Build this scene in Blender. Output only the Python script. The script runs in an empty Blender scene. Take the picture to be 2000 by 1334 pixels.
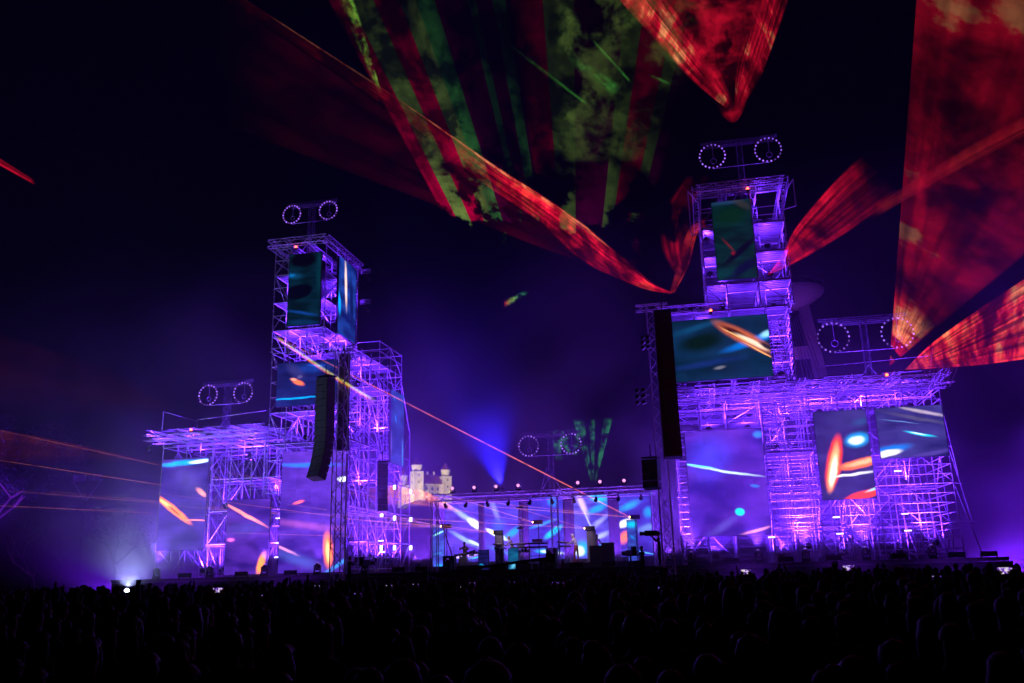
import bpy, bmesh, math, random
from mathutils import Vector, Matrix, noise
random.seed(11)
R = math.radians
sc = bpy.context.scene
C = sc.collection

# ------------------------------------------------------------------ camera, sky, exposure
# World axes follow the stage: X runs along the stage front, Y away from the audience, Z up.
EYE = Vector((0.0, 0.0, 2.15))
PITCH, ROLL, YAW, FPX = R(14.67), R(1.5), R(12.0), 1700.0
cr_, sr_, cp_, sp_ = math.cos(ROLL), math.sin(ROLL), math.cos(PITCH), math.sin(PITCH)
turn = Matrix.Rotation(YAW, 3, 'Z')
right = turn @ Vector((cr_, sr_ * sp_, -sr_ * cp_))
up = turn @ Vector((sr_, -cr_ * sp_, cr_ * cp_))
fwd = turn @ Vector((0, cp_, sp_))
cam = bpy.data.cameras.new('camera')
cam.sensor_width = 36.0
cam.lens = FPX / 2000.0 * 36.0
cam.clip_start = 0.1
cam.clip_end = 4000
camo = bpy.data.objects.new('camera', cam)
C.objects.link(camo)
m = Matrix.Identity(4)
for i, ax in enumerate((right, up, -fwd)):
    for j in range(3):
        m[j][i] = ax[j]
m.translation = EYE
camo.matrix_world = m
sc.camera = camo

w = bpy.data.worlds.new('World')
sc.world = w
w.use_nodes = True
nt = w.node_tree
bg = nt.nodes['Background']
sky = nt.nodes.new('ShaderNodeTexSky')
sky.sky_type = 'NISHITA'
sky.sun_disc = False
sky.sun_elevation = R(-6.0)
sky.sun_rotation = R(200)
sky.air_density = 1.0
sky.dust_density = 0.3
sky.ozone_density = 4.0
nt.links.new(sky.outputs[0], bg.inputs[0])
bg.inputs[1].default_value = 0.006

sc.view_settings.view_transform = 'Standard'
sc.view_settings.look = 'None'
sc.view_settings.gamma = 1.0
sc.view_settings.exposure = 0.0
sc.view_settings.use_curve_mapping = False
cy = sc.cycles
cy.max_bounces = 5
cy.diffuse_bounces = 2
cy.glossy_bounces = 2
cy.transmission_bounces = 2
cy.volume_bounces = 0
cy.volume_step_rate = 2.0
cy.transparent_max_bounces = 40
cy.sample_clamp_indirect = 4.0
cy.sample_clamp_direct = 0.0
cy.use_denoising = True
cy.caustics_reflective = False
cy.caustics_refractive = False


def at(px, py, y):
    """Survey helper: where the sight line of a photo pixel meets the plane a distance y from the audience."""
    d = fwd + right * ((px - 1000) / FPX) + up * ((667 - py) / FPX)
    return EYE + d * (y / d.y)


def lin(c):
    return tuple((x / 255 / 12.92) if x / 255 <= 0.04045 else ((x / 255 + 0.055) / 1.055) ** 2.4 for x in c)


# ------------------------------------------------------------------ helpers
WM = {}
SMOKE_DENSITY = 0.085


def tag(o, label=None, cat=None, group=None, kind=None):
    if label: o['label'] = label
    if cat: o['category'] = cat
    if group: o['group'] = group
    if kind: o['kind'] = kind
    return o


def link(name, data, parent=None, M=None):
    o = bpy.data.objects.new(name, data)
    C.objects.link(o)
    M = M or Matrix.Identity(4)
    WM[o.name] = M.copy()
    if parent is not None:
        o.parent = parent
        o.matrix_local = WM[parent.name].inverted() @ M
    else:
        o.matrix_world = M
    return o


def thing(name, label, cat, loc, rz=0.0, group=None):
    o = link(name, None, None, Matrix.Translation(Vector(loc)) @ Matrix.Rotation(rz, 4, 'Z'))
    o.empty_display_size = 0.2
    return tag(o, label, cat, group)


class MB:
    """collects boxes, tubes and the like into one mesh"""
    def __init__(s):
        s.v, s.f, s.sm = [], [], []

    def add(s, vs, fs, smooth=False):
        k = len(s.v)
        s.v += [tuple(p) for p in vs]
        s.f += [tuple(i + k for i in q) for q in fs]
        s.sm += [smooth] * len(fs)

    def box(s, a, b, M=None):
        x0, y0, z0 = a; x1, y1, z1 = b
        vs = [Vector(p) for p in ((x0, y0, z0), (x1, y0, z0), (x1, y1, z0), (x0, y1, z0), (x0, y0, z1), (x1, y0, z1), (x1, y1, z1), (x0, y1, z1))]
        if M is not None: vs = [M @ p for p in vs]
        s.add(vs, [(0, 3, 2, 1), (4, 5, 6, 7), (0, 1, 5, 4), (1, 2, 6, 5), (2, 3, 7, 6), (3, 0, 4, 7)])
        return s

    def tube(s, a, b, r, r2=None, n=6, cap=True):
        a, b = Vector(a), Vector(b)
        d = b - a
        if d.length < 1e-6: return s
        q = d.to_track_quat('Z', 'Y').to_matrix()
        r2 = r if r2 is None else r2
        vs = []
        for p, rr in ((a, r), (b, r2)):
            for i in range(n):
                t = 2 * math.pi * i / n
                vs.append(p + q @ Vector((math.cos(t) * rr, math.sin(t) * rr, 0)))
        s.add(vs, [(i, (i + 1) % n, n + (i + 1) % n, n + i) for i in range(n)], True)
        if cap:
            s.add(vs, [tuple(reversed(range(n))), tuple(range(n, 2 * n))])
        return s

    def ring(s, c, ax, rad, r, n=24, k=6):
        c = Vector(c)
        q = Vector(ax).to_track_quat('Z', 'Y').to_matrix()
        vs, fs = [], []
        for i in range(n):
            t = 2 * math.pi * i / n
            e = Vector((math.cos(t), math.sin(t), 0))
            for j in range(k):
                u = 2 * math.pi * j / k
                vs.append(c + q @ (e * (rad + r * math.cos(u)) + Vector((0, 0, r * math.sin(u)))))
        for i in range(n):
            for j in range(k):
                fs.append((i * k + j, ((i + 1) % n) * k + j, ((i + 1) % n) * k + (j + 1) % k, i * k + (j + 1) % k))
        s.add(vs, fs, True)
        return s

    def ball(s, c, r, n=8, k=5, sq=(1, 1, 1)):
        c = Vector(c)
        vs = [c + Vector((0, 0, r * sq[2]))]
        for j in range(1, k):
            t = math.pi * j / k
            for i in range(n):
                p = 2 * math.pi * i / n
                vs.append(c + Vector((math.sin(t) * math.cos(p) * r * sq[0], math.sin(t) * math.sin(p) * r * sq[1], math.cos(t) * r * sq[2])))
        vs.append(c - Vector((0, 0, r * sq[2])))
        fs = [(0, 1 + i, 1 + (i + 1) % n) for i in range(n)]
        for j in range(k - 2):
            a = 1 + j * n
            fs += [(a + i, a + n + i, a + n + (i + 1) % n, a + (i + 1) % n) for i in range(n)]
        a = 1 + (k - 2) * n
        fs += [(a + i, len(vs) - 1, a + (i + 1) % n) for i in range(n)]
        s.add(vs, fs, True)
        return s

    def lathe(s, prof, c=(0, 0, 0), n=16):
        c = Vector(c)
        vs, fs = [], []
        for r, z in prof:
            for i in range(n):
                t = 2 * math.pi * i / n
                vs.append(c + Vector((r * math.cos(t), r * math.sin(t), z)))
        for j in range(len(prof) - 1):
            for i in range(n):
                fs.append((j * n + i, j * n + (i + 1) % n, (j + 1) * n + (i + 1) % n, (j + 1) * n + i))
        s.add(vs, fs, True)
        return s

    def mesh(s, name, mat=None):
        me = bpy.data.meshes.new(name)
        me.from_pydata(s.v, [], s.f)
        me.polygons.foreach_set('use_smooth', s.sm)
        if mat: me.materials.append(mat)
        me.update()
        return me

    def build(s, name, mat, parent=None, M=None):
        me = s.mesh(name, mat)
        if parent is not None and M is None:
            return link(name, me, parent, WM[parent.name])      # vertices given in the parent's frame
        return link(name, me, parent, M)


# ------------------------------------------------------------------ materials
MAT = {}


def principled(name, col, rough=0.5, metal=0.0, var=0.0, scale=6.0, bump=0.0, spec=0.5):
    if name in MAT: return MAT[name]
    mt = bpy.data.materials.new(name)
    mt.use_nodes = True
    t = mt.node_tree
    b = t.nodes['Principled BSDF']
    b.inputs['Base Color'].default_value = (*col, 1)
    b.inputs['Roughness'].default_value = rough
    b.inputs['Metallic'].default_value = metal
    b.inputs['Specular IOR Level'].default_value = spec
    if var or bump:
        tc = t.nodes.new('ShaderNodeTexCoord')
        nz = t.nodes.new('ShaderNodeTexNoise')
        nz.inputs['Scale'].default_value = scale
        nz.inputs['Detail'].default_value = 4
        t.links.new(tc.outputs['Object'], nz.inputs['Vector'])
        if var:
            mr = t.nodes.new('ShaderNodeMapRange')
            mr.inputs['From Min'].default_value = 0.3
            mr.inputs['From Max'].default_value = 0.7
            mr.inputs['To Min'].default_value = 1 - var
            mr.inputs['To Max'].default_value = 1 + var
            t.links.new(nz.outputs['Fac'], mr.inputs['Value'])
            mx = t.nodes.new('ShaderNodeVectorMath'); mx.operation = 'SCALE'
            mx.inputs[0].default_value = col
            t.links.new(mr.outputs[0], mx.inputs['Scale'])
            t.links.new(mx.outputs[0], b.inputs['Base Color'])
        if bump:
            bp = t.nodes.new('ShaderNodeBump')
            bp.inputs['Strength'].default_value = bump
            t.links.new(nz.outputs['Fac'], bp.inputs['Height'])
            t.links.new(bp.outputs[0], b.inputs['Normal'])
    MAT[name] = mt
    return mt


def emit(name, col, strength, sample=False):
    if name in MAT: return MAT[name]
    mt = bpy.data.materials.new(name)
    mt.use_nodes = True
    t = mt.node_tree
    t.nodes.clear()
    o = t.nodes.new('ShaderNodeOutputMaterial')
    e = t.nodes.new('ShaderNodeEmission')
    e.inputs[0].default_value = (*col, 1)
    e.inputs[1].default_value = strength
    t.links.new(e.outputs[0], o.inputs[0])
    if not sample: mt.cycles.emission_sampling = 'NONE'
    MAT[name] = mt
    return mt


STEEL = principled('galvanised_tube', (0.58, 0.58, 0.60), 0.42, 0.25, 0.18, 3.0)
ALU = principled('deck_aluminium', (0.13, 0.13, 0.14), 0.5, 0.3, 0.3, 2.0)
TRUSS = principled('truss_aluminium', (0.55, 0.55, 0.57), 0.4, 0.4, 0.1, 3.0)
BLACK = principled('black_paint', (0.022, 0.022, 0.025), 0.55, 0, 0.25, 8.0)
DARKM = principled('dark_metal', (0.06, 0.06, 0.065), 0.45, 0.5, 0.2, 8.0)
CLOTH = principled('black_stage_cloth', (0.03, 0.03, 0.035), 0.9, 0, 0.3, 4.0)
DECKM = principled('stage_deck_ply', (0.05, 0.045, 0.045), 0.5, 0, 0.3, 1.5)
GRASS = principled('trodden_grass', (0.035, 0.05, 0.02), 0.95, 0, 0.4, 0.6, 0.3)
PLASTER = principled('castle_plaster', (0.78, 0.74, 0.66), 0.85, 0, 0.08, 0.2)
ROOFT = principled('castle_roof_tile', (0.32, 0.11, 0.07), 0.8, 0, 0.25, 0.8)
CONC = principled('bridge_concrete', (0.42, 0.41, 0.42), 0.75, 0, 0.15, 0.15)
BARK = principled('bark', (0.10, 0.075, 0.055), 0.9, 0, 0.3, 5.0, 0.4)
LEAF = principled('leaf', (0.09, 0.12, 0.12), 0.35, 0, 0.3, 1.5, spec=0.7)
SKIN = principled('skin', (0.42, 0.25, 0.18), 0.55)
HAIRD = principled('dark_hair', (0.010, 0.008, 0.007), 0.55, 0, 0.3, 40, spec=0.4)
HAIRG = principled('grey_hair', (0.45, 0.43, 0.42), 0.6, 0, 0.2, 40)
GLASS = principled('lamp_glass', (0.12, 0.12, 0.14), 0.15, 0.2)
BULB = emit('bulb_glow', (0.36, 0.14, 1.0), 0.95)
LENS = emit('purple_lens', (0.62, 0.40, 1.0), 9.0)
PINK = emit('pink_lens', (1.0, 0.30, 0.75), 1.6)
WHITE = emit('white_lens', (0.92, 0.86, 1.0), 4.0)
REDL = emit('red_obstruction_lens', (1.0, 0.08, 0.03), 10.0)
ORL = emit('orange_aperture', (1.0, 0.38, 0.12), 14.0)
oi = BULB.node_tree.nodes.new('ShaderNodeObjectInfo'); mrb = BULB.node_tree.nodes.new('ShaderNodeMapRange'); mrb.inputs['To Min'].default_value = .25; mrb.inputs['To Max'].default_value = 1.7
BULB.node_tree.links.new(oi.outputs['Random'], mrb.inputs['Value']); BULB.node_tree.links.new(mrb.outputs[0], BULB.node_tree.nodes['Emission'].inputs[1])
PHS = emit('phone_display', (0.70, 0.45, 1.0), 0.8)
t = PHS.node_tree
tc = t.nodes.new('ShaderNodeTexCoord'); nz = t.nodes.new('ShaderNodeTexNoise'); nz.inputs['Scale'].default_value = 28; nz.inputs['Detail'].default_value = 2
oi = t.nodes.new('ShaderNodeObjectInfo'); va = t.nodes.new('ShaderNodeVectorMath'); va.operation = 'ADD'
cr = t.nodes.new('ShaderNodeValToRGB')
for k, (p_, c_) in enumerate(((.40, (.01, .0, .03)), (.50, (.25, .06, .8)), (.62, (1, .85, 1)))):
    e = cr.color_ramp.elements[k] if k < 2 else cr.color_ramp.elements.new(p_)
    e.position = p_; e.color = (*c_, 1)
t.links.new(tc.outputs['Object'], va.inputs[0]); t.links.new(oi.outputs['Random'], va.inputs[1]); t.links.new(va.outputs[0], nz.inputs['Vector']); t.links.new(nz.outputs['Fac'], cr.inputs[0])
t.links.new(cr.outputs[0], t.nodes['Emission'].inputs[0])

# ------------------------------------------------------------------ ground, hill, haze
b = MB()
n = 24
xs = [-520 + 800 * i / n for i in range(n + 1)]
ys = [-40 + 1200 * i / n for i in range(n + 1)]
b.add([(x, y, 0) for y in ys for x in xs], [(j * (n + 1) + i, j * (n + 1) + i + 1, (j + 1) * (n + 1) + i + 1, (j + 1) * (n + 1) + i) for j in range(n) for i in range(n)])
tag(b.build('ground', GRASS), kind='structure')

b = MB()
vs = []
NX, NY = 48, 16
for j in range(NY + 1):
    for i in range(NX + 1):
        x = -200 + 230 * i / NX
        y = 296 + 140 * j / NY
        e = math.exp(-((x + 115) / 24) ** 2) * 30.5 + math.exp(-((x + 70) / 38) ** 2) * 10 + math.exp(-((x + 150) / 30) ** 2) * 4
        f = max(0.0, math.sin(math.pi * min(1.0, j / NY * 0.92 + 0.02))) ** 0.6
        z = e * f + noise.noise(Vector((x * 0.1, y * 0.1, 0))) * 2 * f
        vs.append((x, y, z - 1.2))
b.add(vs, [(j * (NX + 1) + i, j * (NX + 1) + i + 1, (j + 1) * (NX + 1) + i + 1, (j + 1) * (NX + 1) + i) for j in range(NY) for i in range(NX)], True)
tag(b.build('hill', principled('hill_scrub', (0.03, 0.045, 0.02), 0.95, 0, 0.4, 0.3, 0.5)), kind='structure')

b = MB()
b.box((-300, -30, -1.5), (170, 460, 112))
hz = bpy.data.materials.new('haze_air')
hz.use_nodes = True
t = hz.node_tree
t.nodes.clear()
o_ = t.nodes.new('ShaderNodeOutputMaterial')
pv = t.nodes.new('ShaderNodeVolumePrincipled')
pv.inputs['Color'].default_value = (0.85, 0.85, 0.9, 1)
pv.inputs['Density'].default_value = 0.00035
t.links.new(pv.outputs[0], o_.inputs['Volume'])
tag(b.build('haze', hz), label='thin stage smoke hanging in the night air', cat='haze', kind='stuff')

# drifting smoke from the stage machines, thicker than the haze and uneven
sm = bpy.data.materials.new('stage_smoke')
sm.use_nodes = True
t = sm.node_tree
t.nodes.clear()
N, L = t.nodes.new, t.links.new
o_, pv, tc, gm = N('ShaderNodeOutputMaterial'), N('ShaderNodeVolumePrincipled'), N('ShaderNodeTexCoord'), N('ShaderNodeSeparateXYZ')
nz = N('ShaderNodeTexNoise'); nz.inputs['Scale'].default_value = 0.10; nz.inputs['Detail'].default_value = 3; nz.inputs['Distortion'].default_value = 0.5
L(tc.outputs['Object'], nz.inputs['Vector']); L(tc.outputs['Generated'], gm.inputs[0])
d1 = N('ShaderNodeMapRange'); d1.inputs['From Min'].default_value = 0.43; d1.inputs['From Max'].default_value = 0.66; d1.inputs['To Min'].default_value = 0.035; L(nz.outputs['Fac'], d1.inputs['Value'])


def fade(sock, a, b_, c, d_):
    r1 = N('ShaderNodeMapRange'); r1.interpolation_type = 'SMOOTHSTEP'; r1.inputs['From Min'].default_value = a; r1.inputs['From Max'].default_value = b_; L(sock, r1.inputs['Value'])
    r2 = N('ShaderNodeMapRange'); r2.interpolation_type = 'SMOOTHSTEP'; r2.inputs['From Min'].default_value = d_; r2.inputs['From Max'].default_value = c; L(sock, r2.inputs['Value'])
    mm = N('ShaderNodeMath'); mm.operation = 'MULTIPLY'; L(r1.outputs[0], mm.inputs[0]); L(r2.outputs[0], mm.inputs[1])
    return mm.outputs[0]


cur = d1.outputs[0]
zr = N('ShaderNodeValToRGB')
for k, (p_, v_) in enumerate(((0.0, 1.0), (0.16, .75), (0.40, .30), (0.60, .13), (0.92, 0.0))):
    e = zr.color_ramp.elements[k] if k < 2 else zr.color_ramp.elements.new(p_)
    e.position = p_; e.color = (v_, v_, v_, 1)
L(gm.outputs[2], zr.inputs[0])
for q in (fade(gm.outputs[0], 0, .22, .85, 1), fade(gm.outputs[1], 0, .22, .7, 1), zr.outputs[0]):
    mm = N('ShaderNodeMath'); mm.operation = 'MULTIPLY'; L(cur, mm.inputs[0]); L(q, mm.inputs[1]); cur = mm.outputs[0]
mm = N('ShaderNodeMath'); mm.operation = 'MULTIPLY'; mm.inputs[1].default_value = SMOKE_DENSITY; L(cur, mm.inputs[0])
L(mm.outputs[0], pv.inputs['Density']); pv.inputs['Color'].default_value = (0.85, 0.85, 0.9, 1)
L(pv.outputs[0], o_.inputs['Volume'])
b = MB(); b.box((-66, 41.0, 0.05), (29, 86, 27))
tag(b.build('smoke', sm), label='uneven bank of stage smoke drifting round the towers', cat='smoke', kind='stuff')

# ------------------------------------------------------------------ scaffolding
_unit = {}


def unit_tube(mat, nm):
    k = (mat.name, nm)
    if k not in _unit:
        _unit[k] = MB().tube((0, 0, 0), (0, 0, 1), 1.0).mesh(nm, mat)
    return _unit[k]


def tube_M(a, b, r):
    a, b = Vector(a), Vector(b)
    d = b - a
    return Matrix.Translation(a) @ d.to_track_quat('Z', 'Y').to_matrix().to_4x4() @ Matrix.Diagonal((r, r, d.length, 1))


def standard_mesh(L):
    k = ('std', round(L, 2))
    if k not in _unit:
        b = MB()
        b.tube((0, 0, 0), (0, 0, L), 0.032)
        z = 0.25
        while z < L:
            b.tube((0, 0, z - 0.015), (0, 0, z + 0.015), 0.075, n=6)
            z += 0.5 if L < 9 else 1.0
        b.box((-0.08, -0.08, 0), (0.08, 0.08, 0.012))
        _unit[k] = b.mesh('standard', STEEL)
    return _unit[k]


def plank_mesh(L, wd):
    k = ('plank', round(L, 2), round(wd, 2))
    if k not in _unit:
        b = MB()
        b.box((0, 0, 0.03), (L, wd, 0.06))
        b.box((0, 0, 0), (L, 0.03, 0.03))
        b.box((0, wd - 0.03, 0), (L, wd, 0.03))
        b.box((0, 0.03, 0), (0.05, wd - 0.03, 0.03))
        b.box((L - 0.05, 0.03, 0), (L, wd - 0.03, 0.03))
        _unit[k] = b.mesh('deck_plank', ALU)
    return _unit[k]


class Scaffold:
    MAXN = 300

    def __init__(s, name, label, us, ys, zs, group=None):
        s.us, s.ys, s.zs = us, ys, zs
        s.root = thing(name, label, 'scaffold', ((us[0] + us[-1]) / 2, (ys[0] + ys[-1]) / 2, zs[0]), 0, group)
        s.q = {}

    def put(s, kind, a, b, r=0.027):
        s.q.setdefault(kind, []).append((Vector(a), Vector(b), r))

    def frame(s, top=0.5, skip=None, inner=0.5, rails=(), brace=0.75):
        us, ys, zs = s.us, s.ys, s.zs
        skip = skip or (lambda x, y, z: False)
        for x in us:
            for y in ys:
                jx, jy = random.uniform(-.015, .015), random.uniform(-.015, .015)
                link('standard', standard_mesh(zs[-1] - zs[0] + top), s.root, Matrix.Translation((x + jx, y + jy, zs[0])))
        for k, z in enumerate(zs):
            if k == 0: z = z + 0.25
            for y in ys:
                for i in range(len(us) - 1):
                    if y != ys[0] and y != ys[-1] and random.random() < 0.45: continue
                    if not skip((us[i] + us[i + 1]) / 2, y, z): s.put('ledger', (us[i], y, z), (us[i + 1], y, z))
            for x in us:
                for i in range(len(ys) - 1):
                    if x != us[0] and x != us[-1] and random.random() < 0.4: continue
                    if not skip(x, (ys[i] + ys[i + 1]) / 2, z): s.put('transom', (x, ys[i], z), (x, ys[i + 1], z))
        for dz in rails:
            for k in range(len(zs) - 1):
                z = zs[k] + dz
                if z >= zs[k + 1] - 0.1: continue
                for y in (ys[0], ys[-1]):
                    for i in range(len(us) - 1):
                        if not skip((us[i] + us[i + 1]) / 2, y, z): s.put('guard_rail', (us[i], y - 0.03, z), (us[i + 1], y - 0.03, z), 0.024)
                for x in (us[0], us[-1]):
                    for i in range(len(ys) - 1):
                        s.put('guard_rail', (x, ys[i], z), (x, ys[i + 1], z), 0.024)
        for k in range(len(zs) - 1):
            z0, z1 = zs[k], zs[k + 1]
            for j, y in enumerate(ys):
                p = brace if j in (0, len(ys) - 1) else inner
                for i in range(len(us) - 1):
                    if random.random() > p: continue
                    if skip((us[i] + us[i + 1]) / 2, y, (z0 + z1) / 2): continue
                    a, c = (us[i], us[i + 1]) if (i + k + j) % 2 else (us[i + 1], us[i])
                    s.put('brace', (a, y + 0.05, z0 + 0.08), (c, y + 0.05, z1 - 0.08), 0.025)
            for i, x in enumerate(us):
                p = brace if i in (0, len(us) - 1) else inner
                for j in range(len(ys) - 1):
                    if random.random() > p: continue
                    a, c = (ys[j], ys[j + 1]) if (i + k + j) % 2 else (ys[j + 1], ys[j])
                    s.put('brace', (x + 0.05, a, z0 + 0.08), (x + 0.05, c, z1 - 0.08), 0.025)

    def deck(s, z, i0, i1, j0, j1, wd=0.32):
        """steel planks spanning the bays, laid along X"""
        for i in range(i0, i1):
            x0, x1 = s.us[i] + 0.04, s.us[i + 1] - 0.04
            y = s.ys[j0] + 0.05
            while y + wd < s.ys[j1]:
                link('deck_plank', plank_mesh(x1 - x0, wd), s.root, Matrix.Translation((x0, y, z + 0.04)))
                y += wd + 0.025

    def ladder(s, x, y, z0, z1):
        b = MB()
        o = WM[s.root.name].translation
        for d in (-0.2, 0.2):
            b.tube(Vector((x + d, y, z0)) - o, Vector((x + d, y, z1)) - o, 0.025)
        z = z0 + 0.15
        while z < z1:
            b.tube(Vector((x - 0.2, y, z)) - o, Vector((x + 0.2, y, z)) - o, 0.018)
            z += 0.3
        b.build('access_ladder', ALU, s.root)

    def done(s):
        for kind, L in s.q.items():
            L.sort(key=lambda e: (e[0].y + e[1].y))
            me = unit_tube(STEEL, kind)
            for a, c, r in L[:s.MAXN]:
                link(kind, me, s.root, tube_M(a, c, r))
            if len(L) > s.MAXN:
                b = MB()
                o = WM[s.root.name].translation
                for a, c, r in L[s.MAXN:]: b.tube(a - o, c - o, r, cap=False)
                tag(b.build(kind + '_lattice', STEEL, s.root), kind='stuff')
        return s


def truss_mb(a, b, wd=0.4, r=0.025, step=0.45, mb=None, upv=(0, 0, 1)):
    a, b = Vector(a), Vector(b)
    d = (b - a)
    L = d.length
    d.normalize()
    upv = Vector(upv)
    if abs(d.dot(upv)) > 0.9: upv = Vector((0, 1, 0))
    s = d.cross(upv).normalized() * wd / 2
    t_ = s.cross(d).normalized() * wd / 2
    mb = mb or MB()
    ch = [s + t_, s - t_, -s - t_, -s + t_]
    for c in ch: mb.tube(a + c, b + c, r, n=5)
    k = max(2, int(L / step))
    for i in range(k):
        p, q = a + d * (L * i / k), a + d * (L * (i + 1) / k)
        for e in range(4):
            c0, c1 = ch[e], ch[(e + 1) % 4]
            if (i + e) % 2: c0, c1 = c1, c0
            mb.tube(p + c0, q + c1, r * 0.6, n=4, cap=False)
    return mb


def truss_part(root, name, a, b, **k):
    o = WM[root.name].translation
    return truss_mb(Vector(a) - o, Vector(b) - o, **k).build(name, TRUSS, root)


def lrange(a, b, n):
    return [a + (b - a) * i / n for i in range(n + 1)]


SIDE_L, SIDE_R = 'beside the trees and castle', 'in front of the saucer-topped bridge'
# --- wing beside the trees
LW = Scaffold('scaffold_wing', 'low scaffold wing with overhanging flat roof, between the trees and the tall castle-side tower',
              [-33.8, -32.1, -30.25, -28.95, -27.5, -26.6], [50, 51.6, 53.2, 55, 57], [2.15, 4.1, 6.1, 8.1, 10.3])
LW.frame(top=0.4, inner=0.55, rails=(), skip=lambda x, y, z: y < 50.1 and ((-33.7 < x < -30.4 and 4.2 < z < 9.6)))
LW.deck(6.1, 2, 3, 0, 2); LW.deck(8.1, 2, 5, 1, 4); LW.deck(4.1, 2, 3, 0, 2)
for y in (48.7, 50.1, 53.3, 57.0):
    truss_part(LW.root, 'roof_truss', (-34.3 - (y - 48.7) * .2, y, 10.75), (-26.7, y, 10.75), wd=0.34, step=0.7, r=.02)
for x in (-34.1, -32.2, -30.1, -28.5, -26.9):
    truss_part(LW.root, 'roof_purlin', (x, 48.7, 11.15), (x, 57.2, 11.15), wd=0.25, step=0.7, r=0.018)
for i in range(8):
    for j in range(14):
        x0 = -34.2 + i * 0.95
        y0 = 49.4 + j * 0.55
        if (i * 7 + j * 3 + (i * j) % 4) % 5 < 2: continue
        link('roof_plank', plank_mesh(0.94, 0.42), LW.root, Matrix.Translation((x0, y0, 11.38)))
LW.put('guard_rail', (-34.0, 50.0, 12.7), (-34.0, 50.0, 11.4)); LW.put('guard_rail', (-34.0, 50.0, 12.7), (-31.5, 50.0, 11.9))
LW.put('guard_rail', (-31.5, 50.0, 11.4), (-31.5, 50.0, 12.0)); LW.put('guard_rail', (-31.5, 50.0, 12.0), (-26.7, 50.0, 12.3))
LW.done()

# --- middle tower beside the castle
LM = Scaffold('scaffold_tower', 'deep middle storey of the castle-side scaffold tower, a dense lattice with side screens',
              [-26.45, -25.3, -23.8, -22.3, -20.95], [50, 51.6, 53.2, 54.8, 56.4, 58.0, 59.3], [2.15, 4.1, 6.1, 8.1, 10.1, 12.1, 14.1, 16.0])
LM.frame(top=0.3, inner=0.55, brace=0.96, rails=(1.0,), skip=lambda x, y, z: (y < 50.1 and (-25.2 < x < -21 and 2.2 < z < 9.7)))
LM.deck(12.1, 0, 3, 0, 2); LM.deck(10.1, 0, 4, 0, 2); LM.deck(16.0, 1, 4, 1, 5); LM.deck(14.1, 2, 4, 2, 4)
for (x0, x1, y0, y1) in ((-26.45, -20.95, 54.8, 59.3),):
    for y in (54.8, 57.0, 59.3):
        for x in (-26.45, -23.8, -20.95):
            LM.put('guard_post', (x, y, 16.0), (x, y, 17.7))
        LM.put('guard_rail', (x0, y, 17.6), (x1, y, 17.6)); LM.put('guard_rail', (x0, y, 16.9), (x1, y, 16.9))
    for x in (-26.45, -20.95):
        LM.put('guard_rail', (x, y0, 17.6), (x, y1, 17.6)); LM.put('guard_rail', (x, y0, 16.9), (x, y1, 16.9))
        LM.put('brace', (x, 54.8, 16.0), (x, 57.0, 17.6)); LM.put('brace', (x, 59.3, 16.0), (x, 57.0, 17.6))
for z in (2.2, 4.1, 6.1, 8.1, 10.1):                       # narrow buttress frame beside the castle
    LM.put('raker', (-20.95, 59.3, z), (-20.95, 61.2, z), 0.03)
    LM.put('raker', (-20.95, 59.3, z), (-20.95, 61.2, z + 1.9), 0.026)
LM.put('raker', (-20.95, 61.2, 2.15), (-20.95, 61.2, 12.1), 0.034); LM.put('raker', (-20.95, 61.2, 12.1), (-20.95, 59.3, 15.6), 0.032)
LM.done()

# --- top storey, castle side
LT = Scaffold('scaffold_storey', 'slender top storey of the castle-side scaffold tower with open decks',
              [-26.5, -25.4, -24.1, -22.9], [50, 51.8, 53.6, 55.3], [16.1, 17.5, 19.4, 21.3, 23.1])
LT.frame(top=0.3, inner=0.3, brace=0.8, rails=(1.0,), skip=lambda x, y, z: y < 50.1 and -25.4 < x < -23 and z > 17.6)
for z in (17.5, 19.4, 21.3): LT.deck(z, 0, 3, 0, 3)
for y in (49.6, 55.6): truss_part(LT.root, 'roof_truss', (-26.8, y, 23.4), (-22.7, y, 23.4), wd=0.45, step=0.5)
for x in (-26.7, -22.8): truss_part(LT.root, 'roof_truss', (x, 49.6, 23.4), (x, 55.6, 23.4), wd=0.45, step=0.5)
for x in (-25.6, -24.3): truss_part(LT.root, 'roof_truss', (x, 49.6, 23.4), (x, 55.6, 23.4), wd=0.3, step=0.5)
LT.ladder(-23.1, 51.9, 17.5, 23.0)
LT.done()

# --- base and wing of the tower in front of the bridge
RB = Scaffold('scaffold_wing', 'broad scaffold wing with three screens, standing in front of the saucer-topped bridge',
              [-1.4, 0.1, 1.6, 3.55, 4.8, 6.1, 7.6, 9.15, 11.0, 12.9], [50.2, 52, 53.8, 55.6, 57.4], [2.15, 4.0, 6.0, 8.0, 10.0, 11.2])
RB.frame(top=0.3, inner=0.4, brace=0.5, rails=(0.5, 1.0, 1.5), skip=lambda x, y, z: y < 50.3 and ((-0.9 < x < 3.5 and 3.6 < z < 9.5) or (6.2 < x < 9 and 5.4 < z < 10.2) or (9.4 < x < 12.8 and 7.4 < z < 10.2)))
RB.deck(10.0, 0, 4, 1, 3); RB.deck(6.0, 4, 9, 2, 3); RB.deck(8.0, 6, 9, 2, 4); RB.deck(8.0, 3, 5, 0, 2)
for y in (48.9, 50.3, 53, 57.4):
    truss_part(RB.root, 'roof_truss', (-1.7, y, 11.35), (13.3, y, 11.35), wd=0.5, step=0.7)
for x in lrange(-1.5, 13.1, 6):
    truss_part(RB.root, 'roof_purlin', (x, 48.9, 11.75), (x, 57.6, 11.75), wd=0.3, step=0.6, r=0.02)
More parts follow.
